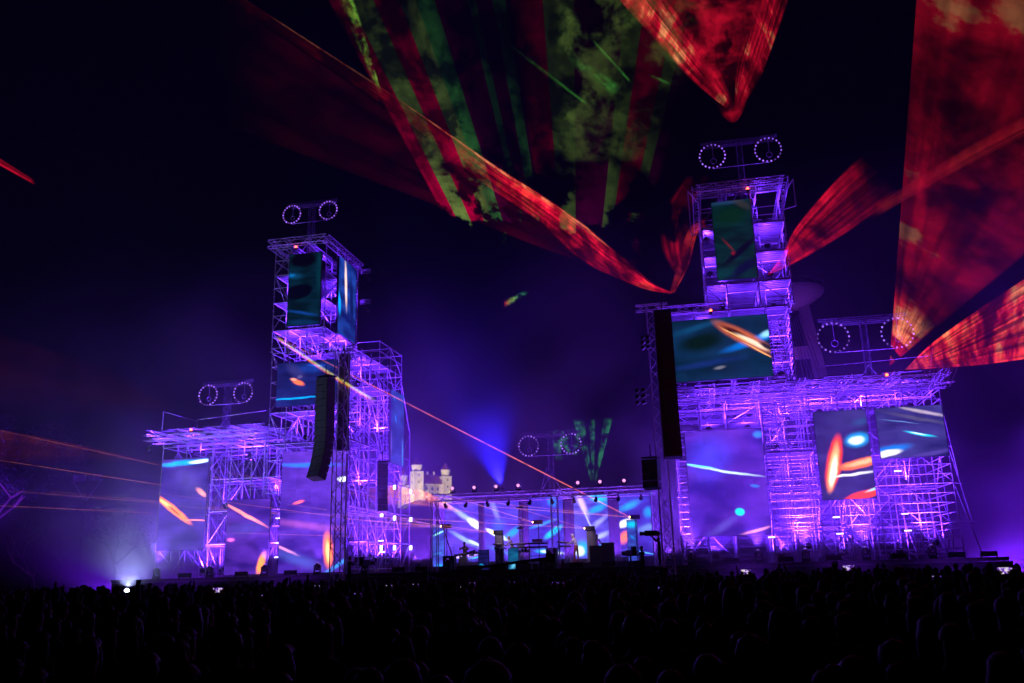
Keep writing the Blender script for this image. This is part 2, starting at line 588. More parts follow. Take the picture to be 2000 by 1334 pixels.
for i in range(14):
    for j in range(15):
        if (i * 5 + j * 3 + (i * j) % 5) % 7 < 3: continue
        link('roof_plank', plank_mesh(0.98, 0.42), RB.root, Matrix.Translation((-1.0 + i * 1.0, 49.3 + j * 0.55, 11.93)))
for k in range(8):                                       # open fan of struts where the roof overhangs
    x = 11.6 + 0.22 * k
    RB.put('strut', (x, 49.0, 10.9), (x + 0.55, 49.0, 12.0), 0.03)
RB.put('guard_rail', (6.8, 50.2, 12.0), (6.8, 50.2, 12.8)); RB.put('guard_rail', (6.8, 50.2, 12.7), (12.6, 50.2, 12.9)); RB.put('guard_rail', (12.6, 50.2, 12.0), (12.9, 50.2, 13.3))
for k, z in enumerate((4.0, 6.0, 8.0)):                  # outriggers beyond the last frame
    RB.put('raker', (12.9, 50.2, z + 2.1), (14.1 - 0.3 * k, 51.2, z - 1.9), 0.03)
    RB.put('ledger', (12.9, 50.2, z), (13.9 - 0.3 * k, 51.2, z))
z = 2.6
while z < 10.9:
    RB.put('rung', (3.6, 50.15, z), (6.05, 50.15, z), 0.026)
    RB.put('rung', (3.6, 53.85, z + .18), (6.05, 53.85, z + .18), 0.026)
    if z < 9.4: RB.put('rung', (-1.4, 50.12, z), (-.9, 50.12, z), 0.024)
    z += 0.40
RB.ladder(4.2, 51.9, 2.2, 11.0)
RB.done()

RM = Scaffold('scaffold_tower', 'middle scaffold storey framing the wide screen above the bridge-side roof',
              [-1.5, 0.3, 2.3, 4.35, 5.6], [50.2, 52, 54, 56], [12.0, 13.5, 15.1, 16.4])
RM.frame(top=0.3, inner=0.3, brace=0.5, rails=(0.4, 0.8, 1.2), skip=lambda x, y, z: y < 50.3 and x < 4.4 and 12.2 < z < 16)
RM.deck(16.4, 0, 4, 0, 3); RM.deck(13.5, 0, 4, 1, 3)
truss_part(RM.root, 'roof_truss', (-1.9, 49.8, 16.6), (1.2, 49.8, 16.6), wd=0.4, step=0.5)
z = 12.3
while z < 16.3:
    RM.put('rung', (4.4, 50.12, z), (5.6, 50.12, z), 0.024)
    z += 0.36
RM.ladder(4.9, 51.9, 12.0, 16.4)
RM.done()

RT = Scaffold('scaffold_storey', 'slender top storey of the scaffold tower in front of the saucer-topped bridge',
              [1.1, 2.3, 4.1, 5.9], [50.2, 52, 54, 56], [16.5, 18.0, 19.8, 21.6, 23.6])
RT.frame(top=0.3, inner=0.3, brace=0.6, rails=(0.5, 1.0), skip=lambda x, y, z: y < 50.3 and 1.7 < x < 4.1 and z > 18)
for z in (18.0, 19.8, 21.6): RT.deck(z, 0, 3, 0, 3)
for y in (49.6, 50.3, 56.3): truss_part(RT.root, 'roof_truss', (1.0, y, 23.9), (6.1, y, 23.9), wd=0.45, step=0.5)
for x in (1.0, 6.1): truss_part(RT.root, 'roof_truss', (x, 49.6, 23.9), (x, 56.3, 23.9), wd=0.45, step=0.5)
for x in (2.6, 4.3): truss_part(RT.root, 'roof_truss', (x, 49.6, 23.6), (x, 56.3, 23.6), wd=0.3, step=0.5)
truss_part(RT.root, 'lattice_post', (4.9, 55.5, 21.7), (4.9, 55.5, 23.7), wd=0.6, step=0.4)
for a, c in (((0.5, 49.8, 24.0), (0.5, 49.8, 21.2)), ((0.5, 49.8, 24.0), (1.1, 50.2, 23.2)), ((0.5, 49.8, 21.2), (1.1, 50.2, 21.2)), ((6.6, 49.8, 24.0), (6.6, 49.8, 22.3)), ((6.6, 49.8, 24.0), (5.9, 50.2, 23.0)), ((6.6, 49.8, 22.3), (5.9, 50.2, 22.3))):
    RT.put('outrigger', a, c, 0.03)
for z, x0, x1 in ((19.86, 4.3, 5.7), (18.06, 4.3, 5.7), (21.66, 4.5, 5.8)):
    pass
RT.ladder(4.35, 51.9, 16.5, 23.4)
RT.done()

# ------------------------------------------------------------------ stage platform and truss gantry
st = thing('stage_platform', 'long black stage platform running below the towers and screens', 'stage', (-10, 56, 0))
o = WM[st.name].translation
b = MB(); b.box(Vector((-36, 49, 1.95)) - o, Vector((14.6, 66, 2.1)) - o); b.build('deck', DECKM, st)
b = MB()
k = 0
x = -36.0
while x < 14.6:
    b.add([Vector((x, 49.02 + 0.05 * math.sin(k * 1.3), 0)) - o, Vector((x + 0.4, 49.02 + 0.05 * math.sin((k + 1) * 1.3), 0)) - o, Vector((x + 0.4, 49.02 + 0.05 * math.sin((k + 1) * 1.3), 1.94)) - o, Vector((x, 49.02 + 0.05 * math.sin(k * 1.3), 1.94)) - o], [(0, 1, 2, 3)])
    x += 0.4; k += 1
b.build('skirt', CLOTH, st)
b = MB(); b.box(Vector((-36, 48.9, 2.02)) - o, Vector((14.6, 48.98, 2.14)) - o); b.build('edge_trim', DARKM, st)
b = MB(); b.box(Vector((-17.5, 53.6, 2.1)) - o, Vector((-4, 58.5, 2.45)) - o); b.build('riser', DECKM, st)

gt = thing('truss_gantry', 'silver truss gantry spanning the main stage above the band', 'truss', (-9.5, 53, 2.1))
truss_part(gt, 'main_truss', (-16.6, 53, 6.6), (-2.6, 53, 6.6), wd=0.42, step=0.5)
truss_part(gt, 'rear_truss', (-18.4, 59, 6.9), (-3.0, 59, 6.9), wd=0.42, step=0.5)
for x in (-16.2, -8.9, -3.0):
    truss_part(gt, 'cross_truss', (x, 53.2, 6.65), (x, 58.8, 6.85), wd=0.3, step=0.5, r=0.02)
for x in (-16.5, -8.9, -2.9):
    truss_part(gt, 'post', (x, 53, 2.1), (x, 53, 6.4), wd=0.4, step=0.6)
for x in (-18.2, -3.2):
    truss_part(gt, 'rear_post', (x, 59, 2.1), (x, 59, 6.7), wd=0.35, step=0.6)
oo = WM[gt.name].translation
b = MB()
b.tube(Vector((-16.5, 53, 6.4)) - oo, Vector((-15.2, 53.4, 2.2)) - oo, 0.04); b.build('stay', TRUSS, gt)
b = MB(); b.tube(Vector((-8.9, 53, 6.9)) - oo, Vector((-10.6, 59, 8.6)) - oo, 0.03); b.build('stay', TRUSS, gt)
b = MB(); b.tube(Vector((-10.9, 59, 6.9)) - oo, Vector((-10.4, 59.2, 8.8)) - oo, 0.03); b.build('stay', TRUSS, gt)


dr = thing('added_drape', 'added grey pleated drape catching purple light behind the main stage screens', 'drape', (-10.6, 60.4, 2.1))  # drape added to catch violet light in the gaps between screens
b = MB()
for k in range(78):
    x0, x1 = -7.8 + k * .2, -7.6 + k * .2
    y0, y1 = .07 * math.sin(k * 1.9), .07 * math.sin((k + 1) * 1.9)
    b.add([(x0, y0, 0), (x1, y1, 0), (x1, y1, 4.5), (x0, y0, 4.5)], [(0, 1, 2, 3)], True)
b.build('cloth', principled('drape_grey', (.22, .22, .24), .9, 0, .2, 3.0), dr)
MB().tube((-7.9, 0, 4.53), (7.9, 0, 4.53), .03).build('rail', TRUSS, dr)


# ------------------------------------------------------------------ LED screens
def screen_mat(name, w_, h_, c0, c1, feats, gain=1.0, nscale=1.6, blur=0.05):
    mt = bpy.data.materials.new(name)
    mt.use_nodes = True
    t = mt.node_tree
    t.nodes.clear()
    N, L = t.nodes.new, t.links.new
    out = N('ShaderNodeOutputMaterial'); em = N('ShaderNodeEmission')
    uv = N('ShaderNodeUVMap')
    nz = N('ShaderNodeTexNoise'); nz.inputs['Scale'].default_value = nscale; nz.inputs['Detail'].default_value = 3
    mp = N('ShaderNodeMapping'); mp.inputs['Location'].default_value = (random.uniform(0, 9), random.uniform(0, 9), random.uniform(0, 9)); mp.inputs['Rotation'].default_value = (0, 0, 0.5); mp.inputs['Scale'].default_value = (0.7, 2.0, 1)
    L(uv.outputs[0], mp.inputs[0]); L(mp.outputs[0], nz.inputs['Vector'])
    cr = N('ShaderNodeValToRGB')
    cr.color_ramp.elements[0].position = 0.35; cr.color_ramp.elements[0].color = (*lin(c0), 1)
    cr.color_ramp.elements[1].position = 0.68; cr.color_ramp.elements[1].color = (*lin(c1), 1)
    L(nz.outputs['Fac'], cr.inputs[0])
    cur = cr.outputs[0]
    # gentle warp so that the shapes on screen are not geometric
    n2 = N('ShaderNodeTexNoise'); n2.inputs['Scale'].default_value = 3.0; n2.inputs['Detail'].default_value = 2
    L(uv.outputs[0], n2.inputs['Vector'])
    sb = N('ShaderNodeVectorMath'); sb.operation = 'SUBTRACT'; sb.inputs[1].default_value = (0.5, 0.5, 0.5); L(n2.outputs['Color'], sb.inputs[0])
    sl = N('ShaderNodeVectorMath'); sl.operation = 'SCALE'; sl.inputs['Scale'].default_value = blur; L(sb.outputs[0], sl.inputs[0])
    ad = N('ShaderNodeVectorMath'); ad.operation = 'ADD'; L(uv.outputs[0], ad.inputs[0]); L(sl.outputs[0], ad.inputs[1])
    for (cx, cy_, rx, ry, ang, col, hard, *g) in feats:
        g = g[0] if g else 1.0
        ma = N('ShaderNodeMapping'); ma.vector_type = 'TEXTURE'
        ma.inputs['Location'].default_value = (cx, cy_, 0); ma.inputs['Rotation'].default_value = (0, 0, R(ang)); ma.inputs['Scale'].default_value = (rx, ry, 1)
        L(ad.outputs[0], ma.inputs[0])
        s2 = N('ShaderNodeVectorMath'); s2.operation = 'MULTIPLY'; s2.inputs[1].default_value = (1, 1, 0); L(ma.outputs[0], s2.inputs[0])
        ln = N('ShaderNodeVectorMath'); ln.operation = 'LENGTH'; L(s2.outputs[0], ln.inputs[0])
        mr = N('ShaderNodeMapRange'); mr.interpolation_type = 'SMOOTHSTEP'
        mr.inputs['From Min'].default_value = 1.0; mr.inputs['From Max'].default_value = hard
        mr.inputs['To Min'].default_value = 0.0; mr.inputs['To Max'].default_value = min(g, 1.0)
        L(ln.outputs['Value'], mr.inputs['Value'])
        mx = N('ShaderNodeMix'); mx.data_type = 'RGBA'
        k = max(1.0, g)
        mx.inputs['B'].default_value = (*[v * k for v in lin(col)], 1)
        L(mr.outputs[0], mx.inputs['Factor']); L(cur, mx.inputs['A'])
        cur = mx.outputs['Result']
    L(cur, em.inputs[0])
    sc_ = N('ShaderNodeVectorMath'); sc_.operation = 'SCALE'; sc_.inputs['Scale'].default_value = w_ / 0.5; L(uv.outputs[0], sc_.inputs[0])
    fl = N('ShaderNodeVectorMath'); fl.operation = 'FLOOR'; L(sc_.outputs[0], fl.inputs[0])
    wn = N('ShaderNodeTexWhiteNoise'); wn.noise_dimensions = '2D'; L(fl.outputs[0], wn.inputs['Vector'])
    mg = N('ShaderNodeMapRange'); mg.inputs['To Min'].default_value = gain * 1.6 * .88; mg.inputs['To Max'].default_value = gain * 1.6 * 1.10; L(wn.outputs['Value'], mg.inputs['Value'])
    L(mg.outputs[0], em.inputs[1])
    L(em.outputs[0], out.inputs[0])
    mt.cycles.emission_sampling = 'NONE'
    return mt


def led(label, x0, x1, z0, z1, y, c0, c1, feats, side=None, gain=1.0, group=None, **kw):
    """a screen; UV in units of its width, origin at the lower corner nearest the trees"""
    w_, h_ = abs(x1 - x0), z1 - z0
    if side is None:
        M = Matrix.Translation((x0, y, z0))
    else:                                                # turned to face the middle of the stage; x0..x1 run in depth
        M = Matrix.Translation((y, x0, z0)) @ Matrix.Rotation(R(90), 4, 'Z')
    root = link('led_screen', None, None, M)
    tag(root, label, 'screen', group)
    mt = screen_mat('screen_picture', w_, h_, c0, c1, feats, gain, **kw)
    me = bpy.data.meshes.new('display')
    me.from_pydata([(0.02, -0.06, 0.02), (w_ - 0.02, -0.06, 0.02), (w_ - 0.02, -0.06, h_ - 0.02), (0.02, -0.06, h_ - 0.02)], [], [(0, 1, 2, 3)])
    uvl = me.uv_layers.new(name='UVMap')
    for k, p in enumerate(((0, 0), (1, 0), (1, h_ / w_), (0, h_ / w_))): uvl.data[k].uv = p
    me.materials.append(mt)
    link('display', me, root, M)
    b = MB(); b.box((0, -0.05, 0), (w_, 0.09, h_))
    for k in range(1, int(w_) + 1): b.box((k * w_ / (int(w_) + 1) - 0.04, 0.093, 0.05), (k * w_ / (int(w_) + 1) + 0.04, 0.16, h_ - 0.05))
    b.build('cabinet', DARKM, root)
    return root


NV, PU, WHT, CY, OR = (20, 14, 84), (52, 26, 130), (235, 240, 255), (0, 150, 255), (255, 140, 80)
SL = 'on the scaffold wing beside the trees'
# castle side; lower screens' purple lifted to include the haze before them
led('tall screen with cyan bar on top and orange flame, on the wing beside the trees', -33.6, -30.32, 3.8, 9.5, 49.75, (26, 14, 90), (58, 36, 132),
    [(0.5, 1.66, 0.75, 0.07, 3, (0, 140, 240), 0.3), (0.8, 1.67, 0.3, 0.05, 2, WHT, 0.2), (0.3, 0.78, 0.62, 0.085, -35, (255, 120, 70), 0.5), (0.12, 0.9, 0.25, 0.05, -33, (255, 190, 120), 0.2), (0.32, 0.76, 0.28, 0.02, -35, (60, 10, 40), 0.2), (0.8, 0.55, 0.4, 0.02, -4, (255, 120, 120), 0.2),
     (0.88, 1.08, 0.2, 0.07, -35, (255, 150, 140), 0.2), (0.6, 1.3, 0.6, 0.3, -40, (64, 52, 130), 0.0, 0.6)], gain=1.7)
led('small screen with a diagonal pink beam, between lattice columns under the low wing roof', -28.85, -25.95, 2.25, 6.75, 49.75, (30, 12, 90), (66, 30, 136),
    [(0.45, 1.22, 0.75, 0.05, -27, (255, 130, 130), 0.4), (0.85, 0.22, 0.3, 0.11, 72, (255, 130, 70), 0.4), (0.12, 0.72, 0.13, 0.06, 0, (220, 90, 190), 0.1), (0.5, 0.95, 0.8, 0.22, 5, (62, 54, 150), 0.0, 0.6)], gain=1.7)
led('large screen with blue band and orange glow, behind the castle-side loudspeaker mast', -25.3, -21.0, 2.25, 9.55, 49.75, (32, 14, 100), (74, 38, 156),
    [(0.4, 1.5, 0.7, 0.05, -2, (40, 90, 230), 0.2), (0.95, 1.28, 0.12, 0.045, 0, WHT, 0.4), (0.28, 0.98, 0.12, 0.03, 12, (255, 90, 110), 0.2), (0.75, 0.3, 0.1, 0.32, 4, (255, 110, 60), 0.3), (0.75, 0.27, 0.05, 0.2, 4, (255, 190, 130), 0.2),
     (0.1, 0.32, 0.3, 0.03, -22, (200, 120, 180), 0.2), (0.9, 0.1, 0.35, 0.04, 30, (50, 120, 220), 0.2), (0.4, 0.65, 0.9, 0.08, -8, (150, 70, 170), 0.0, 0.6), (0.3, 0.18, 0.6, 0.12, -18, (60, 70, 160), 0.0, 0.7)], gain=1.7)
led('wide screen with an orange lips shape over a cyan line, on the castle-side middle storey', -25.9, -21.8, 12.4, 15.25, 49.75, (10, 10, 60), (26, 34, 112),
    [(0.36, 0.36, 0.14, 0.05, -22, (255, 110, 70), 0.3), (0.28, 0.42, 0.08, 0.035, -12, (255, 150, 130), 0.2), (0.38, 0.45, 0.06, 0.04, 0, (90, 80, 140), 0.3), (0.3, 0.12, 0.7, 0.022, 0, (0, 160, 255), 0.2), (0.65, 0.62, 0.2, 0.03, -8, (20, 90, 230), 0.1), (0.6, 0.58, 0.5, 0.12, 0, (24, 60, 160), 0.0, 0.7), (0.3, 0.55, 0.3, 0.12, -40, (54, 50, 120), 0.0, 0.7)])
led('upright dark teal screen on top storey of the castle-side tower, facing the crowd', -25.38, -23.1, 17.6, 22.55, 49.75, (2, 20, 34), (6, 40, 62),
    [(0.1, 1.52, 0.5, 0.16, -6, (10, 70, 110), 0.1), (0.1, 1.53, 0.16, 0.08, 0, (10, 110, 190), 0.1), (0.45, 1.98, 0.5, 0.28, 0, (4, 3, 20), 0.6), (0.32, 1.02, 0.5, 0.24, 6, (3, 4, 26), 0.75), (0.45, 0.38, 0.75, 0.07, -13, (16, 70, 160), 0.1, 0.8), (0.5, 0.1, 0.7, 0.12, -6, (10, 50, 100), 0.2, 0.8), (0.95, 1.5, 0.12, 0.9, 0, (4, 46, 62), 0.4)], nscale=2.5, gain=.62)
led('narrow side screen with a white streak on top storey of the castle-side tower', 51.6, 54.6, 17.5, 22.9, -22.75, (8, 18, 84), (26, 60, 150),
    [(0.4, 1.25, 0.1, 0.75, 6, (240, 200, 190), 0.3), (0.05, 0.72, 0.12, 0.35, 10, (0, 150, 255), 0.3), (0.75, 0.9, 0.15, 0.9, 6, (10, 20, 80), 0.3)], side=1)
led('long narrow side screen with blue flecks on the lattice tower beside the castle', 56.6, 59.3, 9.4, 14.6, -20.8, (16, 26, 108), (40, 60, 160),
    [(0.35, 1.2, 0.05, 0.16, 20, (0, 130, 255), 0.2), (0.25, 1.7, 0.04, 0.1, 20, (0, 110, 230), 0.2), (0.9, 0.3, 0.06, 0.6, 0, (60, 140, 220), 0.2), (0.0, 0.5, 0.1, 0.5, 0, (120, 90, 200), 0.1)], side=1)
# bridge side; violet screen's gain includes the haze before it
led('upright green-black screen on top storey of the tower before the bridge', 1.78, 4.05, 18.1, 23.05, 49.8, (2, 22, 22), (4, 44, 48),
    [(0.5, 1.75, 0.6, 0.35, 10, (4, 40, 20), 0.3), (0.4, 2.15, 0.7, 0.1, 3, (30, 60, 100), 0.2), (0.75, 2.1, 0.5, 0.16, -38, (56, 54, 56), 0.1, 0.8), (0.62, 0.75, 0.8, 0.12, 38, (4, 6, 26), 0.4), (0.7, 0.3, 0.8, 0.16, 30, (6, 12, 50), 0.4), (0.35, 0.95, 0.35, 0.05, -52, (120, 24, 30), 0.1, 0.8), (0.45, 0.72, 0.08, 0.08, 0, (130, 16, 40), 0.1), (0.1, 0.2, 0.5, 0.2, 0, (4, 60, 66), 0.2, 0.6)], nscale=2.6, gain=.6)
led('wide screen with a fiery diagonal streak over teal, above the bridge-side roof', -1.4, 4.35, 12.25, 15.9, 49.8, (4, 26, 48), (12, 44, 82),
    [(0.35, 0.4, 0.35, 0.14, 8, (3, 22, 18), 0.3), (0.3, 0.55, 0.55, 0.05, 14, (10, 60, 100), 0.1), (0.35, 0.17, 0.6, 0.05, 6, (16, 40, 100), 0.1), (0.85, 0.37, 0.42, 0.06, 16, (0, 110, 220), 0.2), (0.98, 0.43, 0.1, 0.05, 20, (150, 220, 255), 0.2),
     (0.75, 0.42, 0.40, 0.085, -34, (190, 90, 60), 0.45), (0.68, 0.47, 0.22, 0.045, -34, (70, 20, 16), 0.3), (0.83, 0.36, 0.24, 0.035, -33, (255, 225, 200), 0.3), (0.9, 0.26, 0.25, 0.012, -34, (255, 170, 110), 0.3), (0.7, 0.43, 0.25, 0.012, -34, (255, 190, 120), 0.2), (0.97, 0.3, 0.12, 0.03, -34, (40, 30, 50), 0.3), (0.5, 0.12, 0.08, 0.025, 6, (110, 110, 130), 0.2)], blur=0.03, gain=.8)
led('tall violet screen with pale diagonal line and cyan dot, on the bridge-side wing', -0.8, 3.42, 3.6, 9.4, 49.8, (40, 16, 128), (84, 36, 170),
    [(0.3, 1.02, 0.5, 0.4, 50, (66, 56, 220), 0.0, 0.8), (0.95, 1.3, 0.1, 0.06, 0, (50, 110, 230), 0.2), (0.5, 0.83, 0.62, 0.022, -12, (190, 215, 255), 0.3), (0.15, 0.92, 0.3, 0.02, -11, (110, 220, 255), 0.3), (0.63, 0.3, 0.075, 0.06, 0, (0, 215, 255), 0.6), (0.85, 0.62, 0.08, 0.03, -10, (40, 130, 255), 0.1), (0.4, 0.12, 0.35, 0.08, 30, (90, 70, 190), 0.0, 0.7), (0.82, 0.06, 0.25, 0.03, 15, (255, 150, 200), 0.1), (0.6, 0.55, 0.5, 0.3, 20, (46, 16, 130), 0.0, 0.7)], gain=1.3)
led('upright screen with a big glowing orange stroke and cyan disc, on the bridge-side wing', 6.2, 8.95, 5.3, 10.1, 49.8, (34, 22, 92), (54, 44, 118),
    [(0.29, 0.72, 0.66, 0.17, 75, (255, 60, 30), 0.62), (0.27, 0.64, 0.60, 0.12, 75, (255, 170, 110), 0.4, 1.3), (0.26, 0.55, 0.42, 0.08, 75, (255, 245, 225), 0.3, 1.3), (0.78, 0.68, 0.56, 0.115, 10, (255, 110, 60), 0.55), (0.82, 0.7, 0.46, 0.07, 10, (255, 180, 130), 0.3), (0.7, 0.48, 0.5, 0.04, 6, (225, 220, 240), 0.3), (0.4, 0.46, 0.16, 0.03, 8, WHT, 0.3), (0.78, 1.15, 0.30, 0.19, 14, (0, 150, 240), 0.4), (0.76, 1.14, 0.2, 0.115, 12, (225, 250, 255), 0.3, 1.3), (0.8, 0.08, 0.5, 0.1, 14, (255, 60, 30), 0.55), (0.98, 0.18, 0.25, 0.035, 16, (150, 210, 240), 0.2), (0.9, 1.5, 0.3, 0.12, 10, (40, 70, 130), 0.0, 0.8)])
led('wide screen with grey and cyan light trails at the outer end of the bridge-side wing', 9.4, 12.8, 7.35, 10.1, 49.8, (30, 24, 92), (60, 52, 130),
    [(0.7, 0.72, 0.55, 0.04, -17, (170, 150, 180), 0.2), (0.6, 0.62, 0.7, 0.05, -15, (74, 66, 110), 0.1), (0.62, 0.36, 0.3, 0.03, -13, (0, 200, 255), 0.3), (0.6, 0.37, 0.16, 0.015, -13, (220, 250, 255), 0.3), (0.15, 0.14, 0.42, 0.09, 8, (0, 110, 220), 0.3), (0.1, 0.08, 0.28, 0.07, 10, (250, 240, 240), 0.4), (0.75, 0.05, 0.5, 0.05, 10, (70, 52, 140), 0.3), (0.35, 0.58, 0.4, 0.015, -10, (90, 120, 190), 0.1)])
# behind the band
LB = (26, 26, 120)
led('white-streaked blue screen behind the drummer on the main stage', -17.8, -15.35, 2.7, 6.75, 59.6, (36, 24, 130), (70, 50, 190), [(0.62, 1.25, 0.7, 0.12, -35, (130, 150, 240), 0.1), (0.9, 1.05, 0.35, 0.14, -35, (240, 250, 255), 0.4), (0.6, 0.62, 0.7, 0.1, -30, (120, 150, 235), 0.1), (0.9, 0.5, 0.3, 0.06, -28, (200, 230, 255), 0.2), (0.5, 0.15, 0.8, 0.05, 6, (190, 160, 255), 0.2), (0.9, 0.12, 0.3, 0.03, 8, (0, 200, 255), 0.2), ][:], gain=1.5)
led('screen with white dash and cyan arc behind the keyboard player', -14.95, -12.45, 2.7, 6.7, 59.6, (50, 30, 150), (70, 56, 190), [(0.3, 1.4, 0.12, 0.5, 20, (120, 120, 210), 0.1, 0.8), (0.35, 0.72, 0.42, 0.09, -27, (235, 250, 255), 0.5), (0.8, 0.75, 0.4, 0.14, 30, (0, 130, 240), 0.2), (0.4, 0.95, 0.3, 0.3, 60, (40, 80, 200), 0.0, 0.8), (0.5, 0.25, 0.6, 0.08, -20, (30, 110, 220), 0.1), ][:], gain=1.5)
led('screen with cyan patches and a white arrow, behind the synthesizer stack', -11.85, -9.4, 2.7, 6.9, 59.6, (40, 26, 140), (60, 50, 190), [(0.7, 1.6, 0.2, 0.22, 30, (10, 120, 230), 0.1), (0.7, 0.75, 0.4, 0.12, 32, (0, 170, 250), 0.3), (0.4, 0.98, 0.6, 0.07, 16, (30, 120, 230), 0.1), (0.55, 0.22, 0.5, 0.09, -4, (0, 160, 240), 0.3), (0.65, 0.2, 0.4, 0.06, -6, (240, 250, 255), 0.4), (0.4, 0.0, 0.5, 0.04, 16, (200, 240, 255), 0.3), ][:], gain=1.5)
led('brightest screen with cyan swirl behind the standing player', -8.7, -6.35, 2.7, 6.95, 59.6, (44, 36, 150), (90, 76, 200), [(0.25, 1.55, 0.14, 0.6, 22, (190, 160, 210), 0.1), (0.7, 1.75, 0.45, 0.22, -20, (0, 170, 240), 0.2), (0.7, 1.4, 0.5, 0.14, 22, (10, 120, 225), 0.2), (0.7, 1.0, 0.5, 0.12, 38, (130, 130, 220), 0.1), (0.4, 1.1, 0.04, 0.7, 24, (170, 170, 235), 0.1), (0.75, 0.62, 0.4, 0.12, 20, (150, 160, 235), 0.1), (0.2, 0.3, 0.3, 0.3, 0, (0, 150, 240), 0.2), (0.12, 0.22, 0.2, 0.2, 0, (230, 250, 255), 0.2), (0.8, 0.3, 0.3, 0.14, 20, (40, 170, 240), 0.2), ][:], gain=1.5)
led('screen with orange patch and blue lights at the bridge end of the main stage', -5.65, -3.35, 2.75, 6.95, 59.6, (36, 22, 130), (54, 48, 170), [(0.3, 1.45, 0.5, 0.16, 22, (30, 130, 230), 0.1), (0.85, 1.25, 0.2, 0.24, -20, (0, 130, 230), 0.1), (0.6, 1.85, 0.2, 0.06, 0, (0, 120, 220), 0.1), (0.97, 1.85, 0.06, 0.14, 0, (120, 230, 255), 0.2), (0.15, 0.95, 0.35, 0.14, 20, (245, 245, 255), 0.3), (0.12, 0.55, 0.3, 0.2, 50, (255, 110, 60), 0.3), (0.8, 0.8, 0.5, 0.16, 14, (90, 120, 190), 0.1), (0.6, 0.12, 0.6, 0.03, -10, (80, 170, 255), 0.2), ][:], gain=1.5)
# small standing panels on the stage
for (lab, x0, x1, z0, z1, y, c0, c1, fe) in (
        ('low dark monitor panel with a cyan glow, before the keyboard stand', -13.6, -12.95, 2.15, 3.35, 52.6, (8, 6, 44), (24, 20, 84), [(0.25, 0.35, 0.35, 0.3, 0, (0, 170, 230), 0.1)]),
        ('teal panel hanging on the front of the keyboard stand', -11.85, -11.2, 2.15, 3.4, 53.0, (10, 46, 90), (16, 90, 130), [(0.5, 0.3, 0.5, 0.3, 40, (80, 170, 200), 0.1)]),
        ('slim pale-blue panel standing at the castle end of the main stage', -17.4, -16.6, 2.3, 5.1, 55.5, (50, 40, 160), (70, 90, 210), [(0.5, 2.8, 0.7, 0.1, 22, (150, 240, 255), 0.4), (0.4, 1.2, 0.6, 0.08, 14, (60, 160, 240), 0.2), (0.6, 0.2, 0.6, 0.3, 0, (40, 150, 240), 0.1)]),
        ('tall teal panel under the laser projector at the bridge end of the stage', -4.75, -4.1, 2.3, 4.9, 54.6, (40, 40, 150), (54, 76, 180), [(0.5, 3.6, 0.9, 0.5, 0, (0, 190, 240), 0.1), (0.5, 2.4, 0.5, 0.2, -40, (30, 120, 220), 0.1)])):
    led(lab, x0, x1, z0, z1, y, c0, c1, fe)


# ------------------------------------------------------------------ lamps
PURPLE = (0.13, 0.02, 1.0)
_wash = {}


def lamp_meshes():
    if _wash: return _wash
    b = MB(); b.lathe([(0.0, -0.16), (0.10, -0.16), (0.15, -0.08), (0.17, 0.06), (0.17, 0.10), (0.15, 0.10)], n=10); _wash['housing'] = b.mesh('housing', BLACK)
    b = MB(); b.lathe([(0.0, 0.09), (0.15, 0.085)], n=10); _wash['lens'] = b.mesh('lens', LENS)
    b = MB()
    for s in (-1, 1): b.tube((s * 0.2, 0, 0), (s * 0.2, 0, -0.3), 0.015); b.tube((s * 0.2, 0, 0), (s * 0.15, 0, 0), 0.02)
    b.tube((-0.2, 0, -0.3), (0.2, 0, -0.3), 0.015); b.box((-0.1, -0.1, -0.33), (0.1, 0.1, -0.3))
    _wash['yoke'] = b.mesh('yoke', DARKM)
    return _wash


NTH = ['first', 'second', 'third', 'fourth', 'fifth', 'sixth', 'seventh', 'eighth', 'ninth']


def numbered(base, L_):
    """a label for each lamp of a list: its level from the ground, then its turn from the castle or tree end"""
    lv = sorted({round(e[2] / 2) for e in L_})
    out = []
    for e in L_:
        k = round(e[2] / 2)
        same = sorted([f for f in L_ if round(f[2] / 2) == k], key=lambda f: (f[0], f[1]))
        out.append('%s, %s level, %s lamp along' % (base, NTH[lv.index(k)], NTH[same.index(e)]))
    return out


def wash(label, x, y, z, power, group, col=PURPLE, aim=(0, 0.28, 1), spot=162, blend=0.35, size=0.16):
    """a wash lamp: housing, lens and yoke with its own light just above the lens"""
    me = lamp_meshes()
    d = Vector(aim).normalized()
    r = thing('wash_light', label, 'stage light', (x, y, z), 0, group)
    T = Matrix.Translation((x, y, z))
    Q = d.to_track_quat('Z', 'Y').to_matrix().to_4x4()
    link('yoke', me['yoke'], r, T)
    link('housing', me['housing'], r, T @ Q)
    link('lens', me['lens'], r, T @ Q)
    ld = bpy.data.lights.new('lamp', 'SPOT' if spot else 'POINT')
    ld.energy = power * 4.7
    ld.color = col
    ld.shadow_soft_size = size
    if spot:
        ld.spot_size = R(spot); ld.spot_blend = blend
    lo = link('lamp', ld, r, T @ Matrix.Translation(d * 0.32) @ (-d).to_track_quat('Z', 'Y').to_matrix().to_4x4())
    return r


G1 = 'purple wash lights inside the scaffolds'
